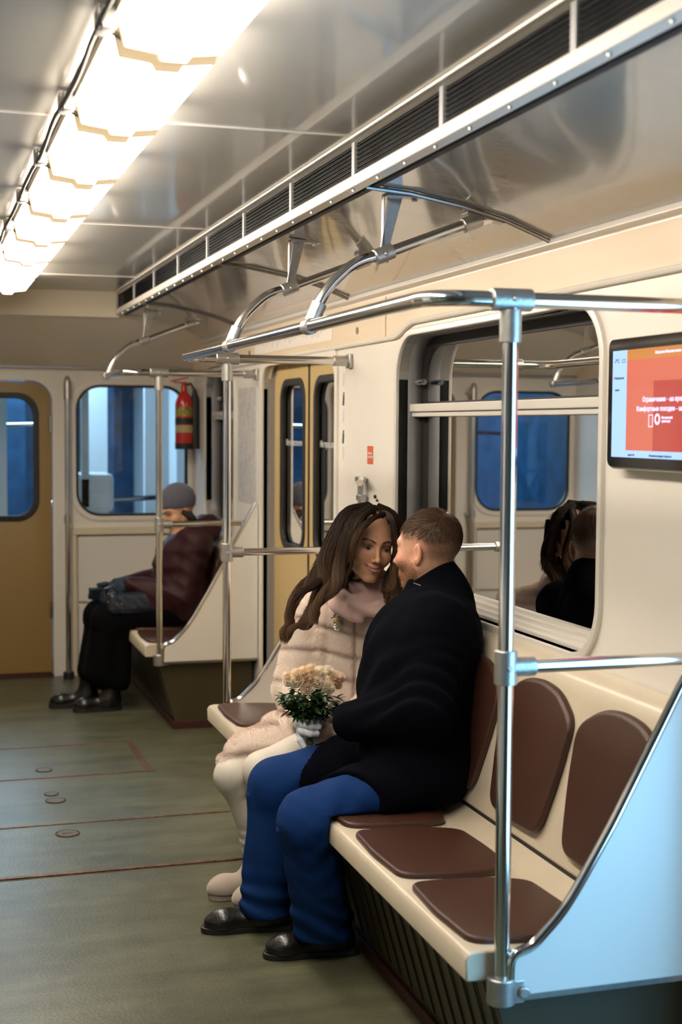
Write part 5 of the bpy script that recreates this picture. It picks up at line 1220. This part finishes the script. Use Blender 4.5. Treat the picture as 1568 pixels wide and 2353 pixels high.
# ================================================================== lone passenger at the end of the car
old = empty('person', (1.38, 7.6, .455), 'seated passenger in burgundy puffer coat and grey knitted hat looking down', 'person')
oc = A((1.3911, 7.6000, 1.0805)); OR = frame((-.93, -.22, -.38), 0)
BURG = mat('burgundy_puffer', (.030, .0070, .0095), .6, spec=.25, bump=.2, bscale=25); HATM = mat('grey_knit', (.085, .085, .115), .9, bump=.5, bscale=160, sheen=.3)
SKRT = mat('black_skirt', (.0025, .0025, .0032), .95, spec=.08); NAVY = mat('navy_leather', (.008, .014, .028), .35); NGL = mat('navy_glove', (.008, .022, .040), .8)
oS, oE, oH = (1.4647, 7.4400, 0.9038), (1.3961, 7.4200, 0.6218), (1.0889, 7.5000, 0.6807)
oS2, oE2, oH2 = (1.47, 7.80, .92), (1.36, 7.80, .68), (1.0393, 7.6200, 0.6566)
def ob(P):
    d = head_sdf(P, oc, OR, .98, False, (1.50, 7.6, .97)); d = sm(d, ell(P, (1.44, 7.6, .76), (.12, .10, .25)), .03)
    d = sm(d, chain(P, (oS, oE, oH), (.04, .035, .028), .02), .02); d = sm(d, chain(P, (oS2, oE2, oH2), (.04, .035, .028), .02), .02)
    return sm(d, chain(P, ((1.4, 7.6, .56), (1.02, 7.6, .50), (.96, 7.62, .12)), (.06, .045, .03), .02), .03)
sdf_obj('body', ob, (.80, 7.30, .08), (1.66, 7.9, 1.35), .012, SKIN, old, [(1.22, 1.50, .004), (7.48, 7.72, .004), (.97, 1.25, .004)], lambda V: head_col(V, oc, OR, .98, True)*0+head_col(V, oc, OR, .98, False)*np.clip(1, 0, 1))
def hat(P):
    p = (P-oc)@OR.T; d = ell(p, (0, -.020, .052), (.088, .102, .098)); d = np.maximum(d, (.018+.30*(p[:, 1])*1.0-p[:, 2])*.9)
    return d+.0016*np.sin(np.arctan2(p[:, 0], p[:, 1]+.02)*60)
sdf_obj('knitted_hat', hat, (1.22, 7.42, 1.02), (1.60, 7.80, 1.34), .005, HATM, old)
def ocoat(P):
    d = ell(P, (1.42, 7.6, .60), (.17, .23, .17)); d = sm(d, ell(P, (1.42, 7.6, .78), (.165, .21, .18)), .06); d = sm(d, cap(P, oS, oS2, .085), .06)
    t = (P[:, 2]-.5); d = d+.010*np.abs(np.sin(t*34))-.006
    arm = chain(P, (oS, oE), (.085, .085), .03); arm = sm(arm, cap(P, oE, A(oH)+A((.03, 0, 0)), .078, .055), .04); s = (P-A(oE))@A((.3, 0, .95)); arm = arm+.007*np.abs(np.sin(s*38+P[:, 0]*12))
    arm2 = chain(P, (oS2, oE2, A(oH2)+A((.03, 0, 0))), (.085, .08, .055), .03)
    hood = cap(P, (1.455, 7.51, .975), (1.56, 7.55, .985), .055, .065); hood = sm(hood, cap(P, (1.56, 7.55, .98), (1.56, 7.72, .98), .07), .04); hood = sm(hood, cap(P, (1.36, 7.51, .885), (1.45, 7.49, .95), .045, .05), .04)
    sk = chain(P, ((1.42, 7.55, .57), (1.22, 7.52, .58)), (.13, .11), .04)
    d = sm(sm(sm(sm(d, arm, .03), arm2, .03), hood, .035), sk, .04); d = np.maximum(d, .458-P[:, 2]); d = d+.004*fnoise(P, 26, 3)
    d = np.maximum(d, .132-np.linalg.norm(P-(oc+A((-.03, -.03, .0))), axis=1))
    return np.maximum(d, (P[:, 0]-(1.514+(P[:, 2]-.508)*.2207))*.95)
sdf_obj('puffer_coat', ocoat, (1.0, 7.28, .44), (1.68, 7.95, 1.12), .009, BURG, old)
def oskirt(P):
    d = sm(chain(P, ((1.42, 7.52, .55), (.99, 7.50, .50)), (.11, .088), .03), chain(P, ((1.42, 7.68, .55), (.97, 7.68, .50)), (.11, .085), .03), .06)
    e = sm(cap(P, (.99, 7.50, .49), (0.9371, 7.5200, 0.2077), .088, .080), cap(P, (.97, 7.68, .49), (.93, 7.66, .20), .085, .085), .07); e = sm(e, cap(P, (1.05, 7.52, .42), (1.0401, 7.5000, 0.1706), .075, .075), .06)
    d = sm(d, e, .04)+.005*np.sin(P[:, 0]*60+P[:, 1]*40+2*fnoise(P, 6, 5))*(P[:, 2] < .45)
    return np.maximum(np.maximum(d, .11-P[:, 2]), -seatcut(P))
sdf_obj('long_skirt', oskirt, (.78, 7.36, .08), (1.62, 7.82, .72), .009, SKRT, old)
for toe, hl, an in (((.685, 7.655), (.955, 7.635), (.905, 7.64, .26)), ((.80, 7.50), (1.06, 7.51), (1.02, 7.51, .20))):
    shoe(toe, hl, SHOE, SOLE, old, boot=(an, .052), nm='boot', platform=.026)
sdf_obj('glove', lambda P: hand_sdf(P, oH, (-.85, .1, -.35), (0, .6, .8), 1.12), tuple(np.array(oH)-.14), tuple(np.array(oH)+.12), .005, NGL, old)
sdf_obj('glove', lambda P: hand_sdf(P, oH2, (-.85, -.1, -.3), (0, -.6, .8), 1.12), tuple(np.array(oH2)-.14), tuple(np.array(oH2)+.12), .005, NGL, old)
MB().tube([tuple(oc+A((x, y, z))@OR) for x, y, z in ((.080, .010, .0), (.083, -.02, -.03), (.08, -.03, -.07), (.07, -.03, -.10))], [.012, .022, .024, .012], 12).build('hair', mat('dark_hair', (.02, .012, .008), .6), old, smooth=True)
bag = empty('handbag', (1.1049, 7.4500, 0.6150), 'dark navy leather handbag with gold studs on the passenger\'s lap', 'bag')
bl_ = A((1.1298, 7.4600, 0.5894))
sdf_obj('bag_body', lambda P: box(P, bl_, (.155, .055, .060), .03, frame((.1, -1, .15))@np.eye(3, dtype=f32))+.004*fnoise(P, 30, 7), tuple(bl_-.2), tuple(bl_+.2), .007, NAVY, bag)
MB().tube([tuple(bl_+A(q)) for q in ((-.15, -.02, .05), (-.16, -.03, .085), (-.12, -.03, .10), (-.09, -.03, .065))], .011, 10).build('handle', NAVY, bag, smooth=True)
for q in ((-.15, -.052, .06), (-.15, -.052, .015), (-.125, -.058, .0), (-.105, -.06, .0), (-.08, -.06, .005), (-.078, -.06, -.03)):
    MB().tube([tuple(bl_+A(q)), tuple(bl_+A(q)+A((0, -.006, 0)))], .006, 10).build('stud', GOLD, bag, smooth=True)
